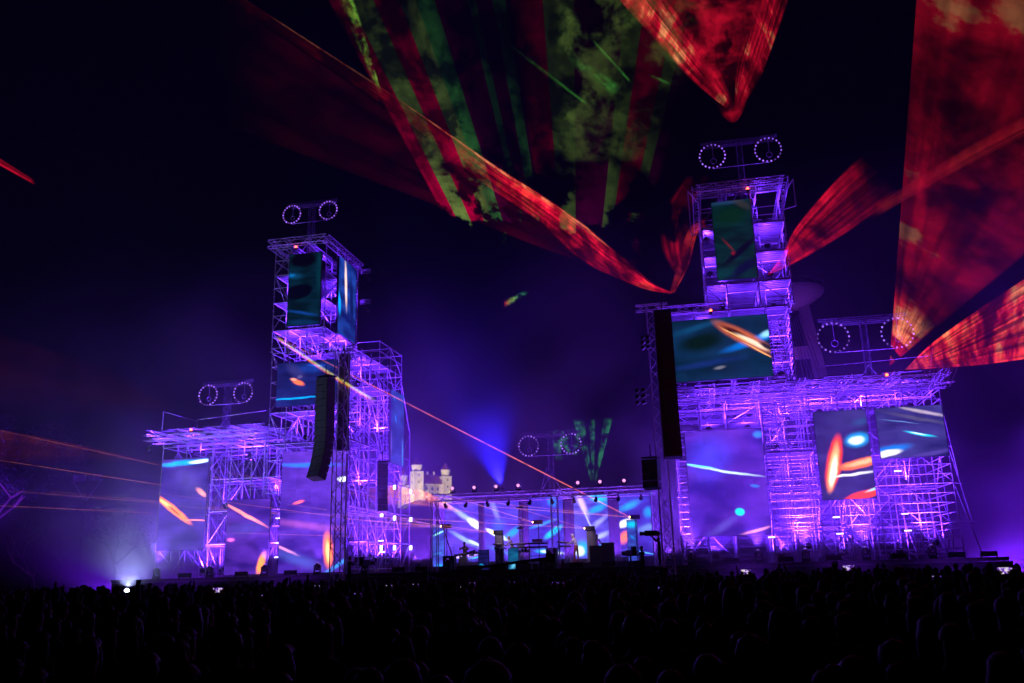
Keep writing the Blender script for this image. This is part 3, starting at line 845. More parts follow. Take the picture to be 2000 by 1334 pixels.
# castle-side wing
LL = [(-31.9, 52.4, 2.6, 500), (-29.6, 50.8, 2.6, 420), (-29.6, 50.8, 6.5, 260), (-32.4, 51.0, 9.9, 420), (-28.2, 51.0, 9.6, 420), (-30.3, 54.2, 9.6, 420), (-27.2, 53.0, 7.4, 360), (-34.3, 49.2, 10.2, 160)]
for (x, y, z, p), l in zip(LL, numbered('purple wash light in the wing by the trees', LL)):
    wash(l, x, y, z, p, G1)
LL = [(-25.7, 50.8, 3.0, 200), (-25.7, 50.8, 6.8, 200), (-24.4, 51.0, 10.6, 420), (-22.0, 51.0, 10.6, 420), (-21.6, 53.0, 3.0, 420), (-21.6, 56.2, 3.0, 420), (-21.7, 58.6, 3.0, 420), (-22.0, 54.4, 7.6, 420), (-21.8, 58.0, 7.6, 420), (-21.9, 53.4, 11.4, 420), (-22.0, 57.6, 11.6, 420), (-24.2, 54.2, 12.6, 420), (-22.2, 54.2, 14.8, 420), (-24.4, 51.0, 15.5, 260)]
for (x, y, z, p), l in zip(LL, numbered('purple wash light in the castle-side lattice', LL)):
    wash(l, x, y, z, p, G1)
LL = [(-25.6, 51.0, 16.5, 320), (-23.4, 53.0, 16.6, 380), (-23.5, 51.2, 18.2, 260), (-25.9, 51.0, 18.2, 160), (-23.5, 53.2, 20.2, 260), (-25.9, 51.4, 20.3, 140), (-24.0, 52.0, 22.2, 220)]
for (x, y, z, p), l in zip(LL, numbered('purple wash light in the castle-side top storey', LL)):
    wash(l, x, y, z, p, G1)
# bridge-side wing
LL = [(0.4, 51.0, 2.6, 420), (3.9, 51.2, 2.6, 420), (5.4, 51.4, 3.0, 420), (7.4, 52.6, 2.6, 480), (10.3, 52.6, 2.6, 480), (5.3, 51.4, 6.6, 380), (8.3, 51.6, 4.4, 340), (10.8, 51.6, 6.2, 420), (7.8, 54.5, 6.4, 360), (4.2, 51.2, 8.6, 320), (0.6, 51.2, 9.7, 420), (2.8, 51.4, 9.7, 420), (6.8, 51.6, 10.4, 340), (9.2, 51.8, 10.4, 340), (11.6, 51.4, 10.4, 300), (5.2, 53.6, 10.4, 300), (12.3, 53.0, 3.0, 320)]
for (x, y, z, p), l in zip(LL, numbered('purple wash light in the bridge-side wing', LL)):
    wash(l, x, y, z, p, G1)
LL = [(-0.6, 51.2, 12.5, 260), (1.4, 51.4, 12.5, 200), (4.9, 51.0, 12.6, 300), (4.9, 51.2, 14.4, 240), (0.8, 52.0, 15.6, 200)]
for (x, y, z, p), l in zip(LL, numbered('purple wash light behind the wide bridge-side screen', LL)):
    wash(l, x, y, z, p, G1)
LL = [(2.0, 51.0, 16.9, 280), (4.9, 51.4, 16.8, 360), (4.9, 51.2, 18.7, 280), (4.9, 51.2, 20.5, 260), (1.4, 51.0, 19.0, 160), (1.4, 51.0, 21.2, 160), (4.9, 51.4, 22.3, 200)]
for (x, y, z, p), l in zip(LL, numbered('purple wash light in the bridge-side top storey', LL)):
    wash(l, x, y, z, p, G1)
# stage floor and haze behind
LL = [(-15.6, 57.6, 2.6, 260), (-12.6, 57.6, 2.6, 260), (-9.2, 57.6, 2.6, 260), (-6.0, 57.4, 2.6, 260), (-2.4, 56.4, 2.6, 380), (-18.9, 57.0, 2.6, 420)]
for (x, y, z, p), l in zip(LL, numbered('purple wash light behind the band', LL)):
    wash(l, x, y, z, p, 'purple wash lights behind the band', col=(0.22, 0.04, 1.0))
for (x, y, p, l) in ((-44, 60, 700, 'purple floor wash light on the grass beside the trees'), (-62, 59.5, 9000, 'added purple floor lamp lighting the crown from under the trees'), (16.5, 57, 2600, 'purple floor wash light beyond the end of the bridge-side wing'), (-36.5, 62, 900, 'purple floor wash light behind the low scaffold wing')):
    wash(l, x, y, 0.36, p, None, col=(0.17, 0.015, 1.0), aim=(-.38, .45, 1) if 'under the trees' in l else (0, 0.35, 1), spot=80 if 'under the trees' in l else 172)  # lamp under the trees is added to brighten the leafy crown
for (x, l) in ((-31, 'purple pit light before the low scaffold wing'), (-24, 'purple pit light before the castle-side tower'), (2, 'purple pit light before the violet screen'), (7, 'purple pit light before the orange-stroke screen'), (12, 'purple pit light before the outer wide screen')):
    wash(l, x, 46.8, 0.36, 60, 'purple lights in the pit before the stage', col=(.2, .02, 1.0), aim=(0, .6, 1), spot=120, blend=.8)
# blue beams rising out of the main stage
wash('deep blue beam light on the rear truss of the main stage', -13.6, 59.2, 7.5, 9500, None, col=(0.02, 0.012, 1.0), aim=(-0.3, 0.35, 1), spot=62, blend=1.0)
# row of round lamps standing on the gantry
G3 = 'pink round lamps along the gantry'
ORD = ['first', 'second', 'third', 'fourth', 'fifth', 'sixth', 'seventh']
for k, (x, z) in enumerate(((-15.3, 7.05), (-13.9, 7.08), (-12.5, 7.1), (-11.1, 7.1), (-7.4, 7.12), (-6.05, 7.12), (-4.6, 7.12))):
    r = thing('gantry_lamp', ORD[k] + ' pink round lamp on the stage gantry, counted from the castle end', 'stage light', (x, 53, 6.84), 0, G3)
    MB().box((-0.13, -0.12, 0), (0.13, 0.12, 0.08)).build('base', BLACK, r)
    b = MB(); b.tube((-0.14, 0, 0.06), (-0.14, 0, 0.3), 0.02); b.tube((0.14, 0, 0.06), (0.14, 0, 0.3), 0.02); b.tube((-0.15, 0, 0.095), (0.15, 0, 0.095), 0.02); b.build('yoke', BLACK, r)
    b = MB(); b.tube((0, 0.14, 0.3), (0, -0.1, 0.3), 0.10, 0.12, 10); b.build('head', BLACK, r)
    b = MB(); b.tube((0, -0.1, 0.3), (0, -0.115, 0.3), 0.1, n=10); b.build('lens', PINK, r)
    ld = bpy.data.lights.new('lamp', 'SPOT'); ld.energy = 120; ld.color = (.45, .16, 1.0); ld.spot_size = R(100); ld.spot_blend = 1.0; ld.shadow_soft_size = .1
    link('lamp', ld, r, Matrix.Translation((x, 52.78, 7.14)) @ Vector((0, 1, .12)).to_track_quat('Z', 'Y').to_matrix().to_4x4())
# fixtures hanging below the gantry
for k in range(10):
    x = -15.8 + k * 1.35
    r = thing('hanging_spotlight', ORD[k] + ' dark spotlight clamped under the gantry, counted from the castle end' if k < 7 else ('third', 'second', 'last')[k - 7] + (' from last' if k < 9 else '') + ' dark spotlight clamped under the gantry at its bridge end', 'stage light', (x, 53, 6.38), 0, 'dark spotlights under the gantry')
    b = MB(); b.tube((0, 0, 0), (0, 0, -0.15), 0.02); b.build('clamp', DARKM, r)
    fl = -1 if k in (0, 2, 5, 6) else 1
    b = MB(); b.tube((0, 0.1 * fl, -0.2), (0, -0.18 * fl, -0.36), 0.09, 0.12, 8); b.build('can', DARKM, r)
    if fl < 0:
        ld = bpy.data.lights.new('lamp', 'SPOT'); ld.energy = 260; ld.color = (.9, .6, 1.0); ld.spot_size = R(44); ld.spot_blend = .7; ld.shadow_soft_size = .1
        tx = {0: -15.2, 2: -12.1, 5: -8.1, 6: -7.6}[k]
        p = Vector((x, 53.24, 6.0)); dv = Vector((tx, 55.2, 3.6)) - p
        link('lamp', ld, r, Matrix.Translation(p) @ (-dv).to_track_quat('Z', 'Y').to_matrix().to_4x4())
# square panels on the side of the lattice tower
SQ = ((57.49, 7.83), (60.96, 7.82), (55.1, 5.86), (57.55, 5.75), (60.98, 5.81), (55.08, 3.73), (57.6, 3.77), (61.0, 3.83))
SQL = ('upper row, inner', 'upper row, nearest the castle', 'middle row, innermost', 'middle row, centre', 'middle row, nearest the castle', 'lower row, innermost', 'lower row, centre', 'lower row, nearest the castle')
for (y, z), l in zip(SQ, SQL):
    r = thing('square_lamp', 'small square white lamp on the lattice tower side, ' + l.replace('nearest', 'next to'), 'stage light', (-20.72, y, z - 0.17), R(-35), 'square white lamps on the lattice tower')
    MB().box((-0.17, -0.05, 0), (0.17, 0.05, 0.34)).build('housing', BLACK, r)
    MB().box((-0.15, -0.062, 0.02), (0.15, -0.051, 0.32)).build('lens', WHITE, r)
# bright bar fixtures in the lower scaffolds
for (px, py, y, l) in ((1633, 1010, 51, 'bright bar lamp on the second level of the bridge-side wing'), (1640, 1042, 51, 'bright bar lamp on the first level of the bridge-side wing'), (1753, 920, 51, 'bright bar lamp just under the outer wide screen'), (1767, 1003, 51, 'bright bar lamp two levels under the outer wide screen'), (1773, 1036, 51, 'bright bar lamp low under the outer wide screen'), (1507, 1049, 49.6, 'bright bar lamp at the foot of the violet screen'), (745, 1056, 54, 'bright bar lamp in the foot of the lattice tower'), (747, 1078, 54, 'lower bright bar lamp in the foot of the lattice tower'), (545, 1012, 50.3, 'bright bar lamp in the narrow column, third level'), (544, 1060, 50.3, 'bright bar lamp in the narrow column, second level'), (542, 1088, 50.3, 'bright bar lamp in the narrow column, first level')):
    p = at(px, py, y)
    r = thing('bar_lamp', l, 'stage light', (p.x, p.y, p.z), 0, 'bright bar lamps on the scaffolds')
    MB().box((-0.2, -0.06, -0.05), (0.2, 0.06, 0.02)).build('housing', BLACK, r)
    MB().box((-0.18, -0.075, -0.035), (0.18, -0.061, 0.015)).build('lens', LENS, r)
    MB().tube((0, 0.03, -0.05), (0, 0.03, -0.4), 0.02).build('bracket', DARKM, r)
# red aircraft warning lamps
for px, py, y, l in ((578, 482, 49.4, 'red warning lamp on the castle-side tower top'), (1460, 368, 49.5, 'red warning lamp on the bridge-side tower top'), (1388, 606, 49.7, 'red warning lamp at the foot of the bridge-side top storey'), (1732, 732, 49.6, 'red warning lamp on the bridge-side wing roof'), (373, 839, 49.4, 'red warning lamp on the low wing roof beside the trees')):
    p = at(px, py, y)
    r = thing('warning_lamp', l, 'lamp', (p.x, p.y, p.z - 0.12))
    MB().lathe([(0.0, -0.1), (0.09, -0.1), (0.09, 0.03), (0, 0.03)], n=8).build('base', BLACK, r)
    MB().ball((0, 0, 0.11), 0.085).build('lens', REDL, r)


# ------------------------------------------------------------------ ring-light frames on the roofs
DTR = principled('dark_truss', (0.2, 0.2, 0.21), 0.5, 0.4)  # darker truss tone for masts and top rails
BULBM = MB().ball((0, 0, 0), 0.055, 7, 5).mesh('bulb', BULB)


def ring_frame(label, c, base_z, sep, rad, tilt=0.0):
    r = thing('ring_light_frame', label, 'light frame', (c.x, c.y, base_z), 0, 'twin ring-light frames on the roofs')
    H_ = c.z - base_z
    truss_mb((0, 0, 0), (0, 0, H_ + rad * 1.1), wd=0.34, step=0.34, r=0.018).build('mast', DTR, r)
    for s in (-1, 1):
        zc = H_
        cc = Vector((s * sep / 2, -0.25, zc))
        b = MB(); b.ring(cc, (0.0, 1, 0), rad, 0.022, 28); b.build('ring', DARKM, r)
        b = MB(); b.ring(cc + Vector((0.05, 0.0, -rad * 0.4)), (0, 1, 0), rad * 0.22, 0.018, 16); b.tube(cc + Vector((0.05, 0, -rad * 0.18)), cc + Vector((0.05, 0, rad)), 0.015); b.build('inner_ring', TRUSS, r)
        for k in range(20):
            t = 2 * math.pi * (k + 0.5 * (s > 0)) / 20
            link('bulb', BULBM, r, WM[r.name] @ Matrix.Translation(cc + Vector((math.cos(t) * rad, -0.06, math.sin(t) * rad))))
    L = sep / 2 + rad * 0.85
    for k, (dz, dy) in enumerate(((rad * 1.32, 0), (rad * 1.12, 0.22), (rad * 0.92, -0.1))):
        truss_mb((-L * (1, 0.9, 0.55)[k], dy, H_ + dz), (L * (1, 0.9, 0.55)[k], dy, H_ + dz), wd=0.13, step=0.3, r=0.012).build('top_rail', DTR, r)
    MB().tube((-sep / 2, -0.2, H_ - rad * 1.02), (sep / 2, -0.2, H_ - rad * 1.02), 0.022).build('lower_rail', TRUSS, r)
    for s in (-1, 1):
        MB().tube((0, 0, H_ * 0.42), (s * 0.75, -0.3, 0.0), 0.022).build('stay', TRUSS, r)
    return r


ring_frame('twin ring-light frame on the low wing roof beside the trees', at(445, 771, 53), 11.42, 2.62, 0.68)
ring_frame('twin ring-light frame on top of the castle-side tower', at(609, 418, 53), 23.6, 2.75, 0.66)
ring_frame('twin ring-light frame on top of the bridge-side tower', at(1445, 303, 53), 24.1, 3.45, 0.80)
ring_frame('twin ring-light frame on the bridge-side wing roof', at(1688, 657, 53), 11.98, 3.55, 0.88)
ring_frame('twin ring-light frame over the middle of the main stage', at(1075, 870, 59), 7.1, 2.95, 0.68)


# ------------------------------------------------------------------ loudspeakers and masts
def line_array(label, x, y, ztop, n_, h=0.42, wd=1.0, dp=0.6, curl=26, rz=0.0, group='hanging loudspeaker columns'):
    r = thing('line_array', label, 'loudspeaker', (x, y, ztop), rz, group)
    b = MB(); b.box((-wd / 2, -0.3, 0.05), (wd / 2, 0.4, 0.13)); b.tube((0, 0, 0.1), (0, 0, 0.8), 0.03); b.build('fly_bar', DARKM, r)
    p = Vector((0, -dp / 2, 0)); a = 0.0
    b = MB(); b.box((-wd / 2, 0, -h + 0.012), (wd / 2, dp, -0.012)); b.box((-wd / 2 + 0.04, -0.012, -h + 0.04), (wd / 2 - 0.04, -0.001, -0.04))
    cab = b.mesh('cabinet', principled('speaker_paint', (0.13, 0.13, 0.14), 0.5, 0, 0.3, 5.0))
    for k in range(n_):
        M = WM[r.name] @ Matrix.Translation(p) @ Matrix.Rotation(-a, 4, 'X')
        link('cabinet', cab, r, M)
        p = p + (Matrix.Rotation(-a, 3, 'X') @ Vector((0, 0, -h)))
        if k > n_ * 0.45: a += R(curl) / (n_ * 0.55)
    return r


line_array('long black J-shaped loudspeaker column before the castle-side screens', -21.15, 46.6, 13.3, 14, rz=R(-24))
line_array('second black loudspeaker column, behind the castle-side mast', -20.75, 48.3, 15.0, 14, rz=R(28), curl=12, wd=.7)
line_array('short loudspeaker column by the square lamps', at(747, 905, 50.6).x, 50.6, at(747, 905, 50.6).z, 7, wd=0.6, dp=.5, rz=R(30))
line_array('tall black loudspeaker column at the bridge-side tower corner', -1.46, 46.8, 15.6, 19, rz=R(8), curl=10, wd=0.95)
line_array('small loudspeaker column by the bridge end of the gantry', -2.62, 47.2, 7.65, 4, h=0.38, wd=0.85, rz=R(-14), curl=20)
for lab, x, y, z1, wd in (('slender truss mast holding the castle-side loudspeakers', -20.55, 47.5, 15.2, 0.62), ('truss mast at the corner of the bridge-side tower', -2.05, 47.9, 16.3, 0.6)):
    r = thing('truss_mast', lab, 'mast', (x, y, 0), 0)
    truss_mb((0, 0, 0.1), (0, 0, z1), wd=wd, step=0.7, r=0.035).build('lattice', TRUSS, r)
    MB().box((-0.7, -0.7, 0), (0.7, 0.7, 0.1)).build('base_plate', DARKM, r)
    truss_mb((-0.9, 0, z1), (0.9, 0, z1), wd=0.35, step=0.4, r=0.02).build('head_beam', TRUSS, r)
# flood-lamp clusters on outriggers at the bridge-side corner
for lab, px, py, s in (('upper flood-lamp cluster on the bridge-side corner mast', 1268, 668, 1.0), ('lower flood-lamp cluster on the bridge-side corner mast', 1260, 775, 1.2)):
    p = at(px, py, 47.6)
    r = thing('flood_cluster', lab, 'stage light', (p.x, p.y, p.z), R(-10))
    b = MB(); b.tube((0.5, 0, 0.1), (-0.3, 0, 0.1), 0.03); b.tube((0.5, 0, 0.9), (-0.1, 0, 0.1), 0.025); b.build('outrigger', TRUSS, r)
    for i in range(2):
        for j in range(3):
            M = Matrix.Translation((-0.05 - 0.3 * i * s, -0.1, 0.28 * j * s - 0.3)) @ Matrix.Rotation(R(-20 - 20 * i), 4, 'Y')
            b = MB(); b.box((-0.12, -0.08, -0.1), (0.12, 0.08, 0.1), M); hd = b.build('lamp_head', TRUSS, r)
            b = MB(); b.box((-0.09, -0.086, -0.07), (0.09, -0.081, 0.07), M); b.build('lens', GLASS, hd)
for lab, px, py, u_ in (('spotlight bracket, upper of two on the castle-side top storey', 697, 535, -22.5), ('spotlight bracket, lower of two on the castle-side top storey', 697, 595, -22.5)):
    d = at(px, py, 55)
    r = thing('side_bracket', lab, 'stage light', (-22.35, 55.6, d.z), 0)
    b = MB()
    for k in range(4): b.tube((-0.45, 0, 0.1 * k + 0.2), (0.35, 0, 0.1 * k + 0.2), 0.018)
    b.build('arm', TRUSS, r)
    b = MB(); b.tube((0.0, 0, 0.1), (0.2, 0, -0.35), 0.12, 0.15, 8); b.build('lamp_head', DARKM, r)

# ------------------------------------------------------------------ stage-front fixtures
mh = {}
b = MB(); b.box((-0.2, -0.16, 0), (0.2, 0.16, 0.16)); mh['base'] = b.mesh('base', BLACK)
b = MB(); b.box((-0.21, -0.07, 0.16), (-0.15, 0.07, 0.6)); b.box((0.15, -0.07, 0.16), (0.21, 0.07, 0.6)); b.box((-0.16, -0.06, 0.161), (0.16, 0.06, 0.21)); mh['yoke'] = b.mesh('yoke', BLACK)
b = MB(); b.ball((0, 0, 0.5), 0.17, 10, 6, (1, 1, 1.35)); mh['head'] = b.mesh('head', DARKM)
b = MB(); b.box((-0.38, -0.12, 0.08), (0.38, 0.1, 0.34)); b.box((-0.4, -0.02, 0), (-0.34, 0.06, 0.24)); b.box((0.34, -0.02, 0), (0.4, 0.06, 0.24)); st_b = b.mesh('housing', BLACK)
b = MB(); b.box((-0.33, 0.101, 0.12), (0.33, 0.112, 0.3)); st_l = b.mesh('reflector', principled('strobe_reflector', (0.7, 0.7, 0.72), 0.2, 0.8))
MHX = [(-33.2, 'before the tall flame screen'), (-29.6, 'before the lattice column'), (-26.0, 'before the narrow column'), (-22.6, 'before the castle-side mast'), (-19.6, 'before the lattice tower'), (-14.6, 'before the drum kit'), (-8.6, 'before the standing player'), (-0.9, 'before the corner of the violet screen'), (2.6, 'below the violet screen'), (5.0, 'below the ladder bay'), (8.0, 'below the orange-stroke screen'), (11.2, 'below the outer wide screen')]
for k, (x, l) in enumerate(MHX):
    r = thing('moving_head', 'dark moving-head lamp on the stage edge ' + l, 'stage light', (x, 49.4, 2.1), 0, 'moving-head lamps along the stage edge')
    for nm, me in mh.items(): link(nm, me, r, WM[r.name])
    MB().tube((0, 0.03, 0.70), (0, 0.04, 0.74), .07, n=10).build('lens', BULB, r)
    ld = bpy.data.lights.new('lamp', 'SPOT'); ld.energy = 6500 if k not in (5, 6) else 1200; ld.color = (.2, .04, 1.0); ld.spot_size = R(78); ld.spot_blend = .8; ld.shadow_soft_size = .12
    link('lamp', ld, r, Matrix.Translation((x, 49.46, 2.95)) @ Vector((0, -.16, -1)).to_track_quat('Z', 'Y').to_matrix().to_4x4())
SBX = [(-31.4, 'below the tall flame screen'), (-27.6, 'below the small pink-beam screen'), (-24.4, 'below the large castle-side screen'), (-17.6, 'before the slim pale-blue panel'), (-16.2, 'beside the drum kit'), (-13.0, 'below the dark monitor panel'), (-11.6, 'before the keyboard stand'), (-7.2, 'before the tall dark boxes'), (-5.4, 'between the dark boxes'), (-3.9, 'at the bridge end of the main stage'), (1.2, 'below the cyan dot'), (4.0, 'beside the ladder bay'), (6.4, 'below the foot of the orange stroke'), (9.6, 'below the screen gap'), (12.4, 'at the outer screen corner'), (13.9, 'at the far end of the platform')]
for k, (x, l) in enumerate(SBX):
    r = thing('strobe_bar', 'dark box strobe on the stage edge ' + l, 'stage light', (x, 49.6, 2.1), random.uniform(-.15, .15), 'box strobes along the stage edge')
    link('housing', st_b, r, WM[r.name]); link('reflector', st_l, r, WM[r.name])

# tall dark boxes and risers on the main stage
for lab, x, y, z, wd, h in (('tall dark box before the standing player', -9.2, 53.4, 2.1, 0.62, 1.25), ('tall dark box hiding the fourth player', -6.55, 53.4, 2.1, 0.7, 1.3), ('tallest dark box beside the bridge-end gantry post', -5.8, 53.2, 2.1, 0.72, 1.45), ('wide low black box before the synthesizer stack', -9.1, 51.6, 2.1, 0.95, 0.6), ('low black wedge cabinet before the keyboard stand', -10.6, 51.6, 2.1, 0.9, 0.42), ('low violet-lit cabinet before the drum kit', -15.6, 53.2, 2.1, 0.7, 0.95)):
    r = thing('speaker_box', lab, 'loudspeaker', (x, y, z))
    MB().box((-wd / 2, -0.3, 0), (wd / 2, 0.3, h)).build('cabinet', BLACK, r)
    MB().box((-wd / 2 + 0.04, -0.318, 0.05), (wd / 2 - 0.04, -0.302, h - 0.05)).build('grille', principled('speaker_grille', (0.05, 0.05, 0.07), 0.4, 0.4), r)
# laser projectors on columns
LASERS = []
for lab, px, py, y, colw in (('laser projector at the castle end of the main stage', 862, 1028, 55, 0), ('laser projector on a column beside the keyboard player', 963, 1040, 55, 0.5), ('laser projector behind the synthesizer stack', 1041, 1020, 57, 0), ('laser projector on a column beside the standing player', 1142, 1032, 55, 0.55), ('laser projector on the tall teal panel', 1230, 1010, 54.4, 0)):
    p = at(px, py, y)
    LASERS.append(p)
    r = thing('laser_projector', lab, 'laser projector', (p.x + 0.28, p.y, 2.45), 0, 'orange laser projectors on the main stage')
    hgt = p.z - 2.45
    if colw:
        MB().box((-colw / 2 + 0.1, -0.1, 0), (colw / 2 + 0.1, 0.25, hgt - 0.14)).build('column', principled('column_cover', (.16, .16, .18), .8), r)
    else:
        b = MB(); b.tube((0.05, 0.1, 0), (0.05, 0.1, hgt - 0.13), 0.03); b.box((-0.2, -0.1, 0), (0.3, 0.3, 0.03)); b.build('stand', DARKM, r)
    MB().box((-0.24, -0.16, hgt - 0.13), (0.34, 0.22, hgt + 0.12)).build('housing', BLACK, r)
    MB().ball((-0.27, -0.1, hgt), 0.055).build('aperture', ORL, r)


# ------------------------------------------------------------------ people
J0 = dict(pel=(0, 0, .96), sp=(0, -.01, 1.14), ch=(0, -.01, 1.34), nk=(0, 0, 1.49), h1=(0, .02, 1.57), h2=(0, .02, 1.645), h3=(0, .015, 1.71), ns=(0, .105, 1.61),
          shl=(-.175, -.01, 1.41), ell=(-.235, -.03, 1.15), wrl=(-.24, .04, .92), pml=(-.24, .06, .85), shr=(.175, -.01, 1.41), elr=(.235, -.03, 1.15), wrr=(.24, .04, .92), pmr=(.24, .06, .85),
          hpl=(-.09, 0, .9), knl=(-.1, .02, .5), anl=(-.1, -.03, .08), tol=(-.11, .12, .035), hpr=(.09, 0, .9), knr=(.1, .02, .5), anr=(.1, -.03, .08), tor=(.11, .12, .035))
RAD = dict(pel=.135, sp=.115, ch=.135, nk=.055, h1=.068, h2=.088, h3=.066, ns=.016, shl=.068, shr=.068, ell=.043, elr=.043, wrl=.028, wrr=.028, pml=.032, pmr=.032, hpl=.092, hpr=.092, knl=.062, knr=.062, anl=.042, anr=.042, tol=.036, tor=.036)
ED = [('pel', 'sp'), ('sp', 'ch'), ('ch', 'nk'), ('nk', 'h1'), ('h1', 'h2'), ('h2', 'h3'), ('h1', 'ns'), ('ch', 'shl'), ('shl', 'ell'), ('ell', 'wrl'), ('wrl', 'pml'), ('ch', 'shr'), ('shr', 'elr'), ('elr', 'wrr'), ('wrr', 'pmr'),
      ('pel', 'hpl'), ('hpl', 'knl'), ('knl', 'anl'), ('anl', 'tol'), ('pel', 'hpr'), ('hpr', 'knr'), ('knr', 'anr'), ('anr', 'tor')]
HEADJ = ('h1', 'h2', 'h3', 'ns', 'nk')
LEGJ = ('hpl', 'hpr', 'knl', 'knr', 'anl', 'anr', 'tol', 'tor', 'pel')
dg = bpy.context.evaluated_depsgraph_get()


def body(name, pose, mats, fingers=True, sub=1):
    """one continuous skinned figure; mats = skin, top, trousers"""
    J = dict(J0); J.update(pose)
    names = list(J)
    vs = [Vector(J[k]) for k in names]
    rad = [RAD[k] for k in names]
    es = [(names.index(a), names.index(b)) for a, b in ED]
    grp = list(names)
    if fingers:
        for s, sg in (('l', -1), ('r', 1)):
            w_, p_ = Vector(J['wr' + s]), Vector(J['pm' + s])
            d = (p_ - w_).normalized()
            sd = d.cross(Vector((0, 1, 0.3)))
            sd = sd.normalized() if sd.length > 1e-3 else Vector((1, 0, 0))
            nrm = sd.cross(d)
            pi = names.index('pm' + s)
            for q in range(5):
                k0 = len(vs)
                if q == 4:
                    a = p_ + sd * sg * -0.045 - d * 0.02; c = a + d * 0.035 + sd * sg * -0.012
                else:
                    off = (q - 1.5) * 0.02
                    a = p_ + sd * off + d * 0.05; c = a + d * (0.05, 0.058, 0.054, 0.04)[q] + nrm * 0.02
                vs += [a, c]; rad += [0.0105, 0.009]; es += [(pi, k0), (k0, k0 + 1)]; grp += ['pm' + s] * 2
    me = bpy.data.meshes.new('tmp'); me.from_pydata(vs, es, [])
    ob = bpy.data.objects.new('tmp', me); C.objects.link(ob)
    md = ob.modifiers.new('Skin', 'SKIN'); md.branch_smoothing = 0.3; md.use_smooth_shade = True
    for k, sv in enumerate(me.skin_vertices[0].data):
        sv.radius = (rad[k], rad[k] * (0.82 if grp[k] in ('ch', 'sp', 'pel') else 1.0)); sv.use_root = (k == 0)
    if sub:
        ob.modifiers.new('Sub', 'SUBSURF').levels = sub
        ob.modifiers['Sub'].render_levels = sub
    d_ = bpy.context.evaluated_depsgraph_get()
    out = bpy.data.meshes.new_from_object(ob.evaluated_get(d_))
    out.name = name
    bpy.data.objects.remove(ob); bpy.data.meshes.remove(me)
    out.materials.clear()
    for q in mats: out.materials.append(q)
    for p in out.polygons:
        c = p.center
        k = min(range(len(vs)), key=lambda i: (vs[i] - c).length - rad[i] * 0.6)
        g = grp[k]
        p.material_index = 0 if (g in HEADJ or g in ('pml', 'pmr')) else (2 if g in LEGJ else 1)
        p.use_smooth = True
    return out


def hair_mesh(name, mat, style, hx=0, hy=.015, hz=1.655):
    """hair with the volume of the style: short, long, bun, cap, curly"""
    b = MB()
    n, k = 20, 12
    vs = []
    for j in range(k + 1):
        t = math.pi * 0.80 * j / k if style != 'cap' else math.pi * 0.5 * j / k
        for i in range(n):
            p = 2 * math.pi * i / n
            dx, dy, dz = math.sin(t) * math.cos(p), math.sin(t) * math.sin(p), math.cos(t)
            r = 0.103
            if style == 'curly': r = 0.135 + 0.018 * noise.noise(Vector((dx, dy, dz)) * 4)
            elif style != 'cap': r += 0.009 * noise.noise(Vector((dx, dy, dz)) * 5) + 0.006 * noise.noise(Vector((dx + 3, dy, dz)) * 13)
            front = max(0.0, dy)
            if t > 1.25 and front > 0.2: r = 0.07
            v = Vector((dx * r * 0.9, dy * r * 1.06, dz * r * 1.08))
            if style == 'long' and t > 1.35 and dy < 0.35:
                f = (t - 1.35) / (math.pi * 0.8 - 1.35)
                v = Vector((dx / max(math.sin(t), .3) * 0.115 * 0.95, (dy / max(math.sin(t), .3)) * 0.10 - 0.01, -0.02 - f * 0.30))
            vs.append(Vector((hx, hy, hz)) + v)
    fs = [(j * n + i, (j + 1) * n + i, (j + 1) * n + (i + 1) % n, j * n + (i + 1) % n) for j in range(k) for i in range(n)]
    b.add(vs, fs, True)
    if style == 'bun': b.ball((hx, hy - 0.09, hz + 0.09), 0.055, 8, 6)
    if style == 'cap': b.add([(hx - .07, hy + .08, hz + .02), (hx + .07, hy + .08, hz + .02), (hx + .06, hy + .19, hz), (hx - .06, hy + .19, hz), (hx - .07, hy + .08, hz + .035), (hx + .07, hy + .08, hz + .035), (hx + .06, hy + .19, hz + .012), (hx - .06, hy + .19, hz + .012)], [(0, 1, 2, 3), (4, 7, 6, 5), (0, 4, 5, 1), (1, 5, 6, 2), (2, 6, 7, 3), (3, 7, 4, 0)])
    return b.mesh(name, mat)


def person(label, x, y, z, rz, bm, hm, scale=1.0, group=None):
    """figures face +Y before turning"""
    M = Matrix.Translation((x, y, z)) @ Matrix.Rotation(rz, 4, 'Z') @ Matrix.Scale(scale, 4)
    o = link('person', bm, None, M)
    tag(o, label, 'person', group)
    if hm: link('hair', hm, o, M)
    return o


TOPD = principled('dark_jacket', (0.02, 0.02, 0.024), 0.85); TOPN = principled('navy_top', (0.018, 0.02, 0.04), 0.85); TOPG = principled('grey_top', (0.06, 0.06, 0.065), 0.85); TOPB = principled('brown_top', (0.045, 0.03, 0.022), 0.85)
JEAN = principled('dark_jeans', (0.02, 0.024, 0.04), 0.85); LTOP = principled('pale_shirt', (0.55, 0.55, 0.58), 0.8); GTR = principled('grey_trousers', (0.30, 0.30, 0.34), 0.8); REDT = principled('red_trousers', (0.30, 0.05, 0.05), 0.8)
PH = dict(ell=(-.22, .12, 1.36), elr=(.22, .12, 1.36), wrl=(-.10, .26, 1.58), wrr=(.10, .26, 1.58), pml=(-.075, .27, 1.65), pmr=(.075, .27, 1.65))
PH2 = dict(ell=(-.21, .10, 1.62), elr=(.21, .10, 1.62), wrl=(-.10, .2, 1.86), wrr=(.10, .2, 1.86), pml=(-.075, .21, 1.93), pmr=(.075, .21, 1.93))
ARM = dict(elr=(.26, .05, 1.66), wrr=(.22, .08, 1.93), pmr=(.22, .09, 2.01))
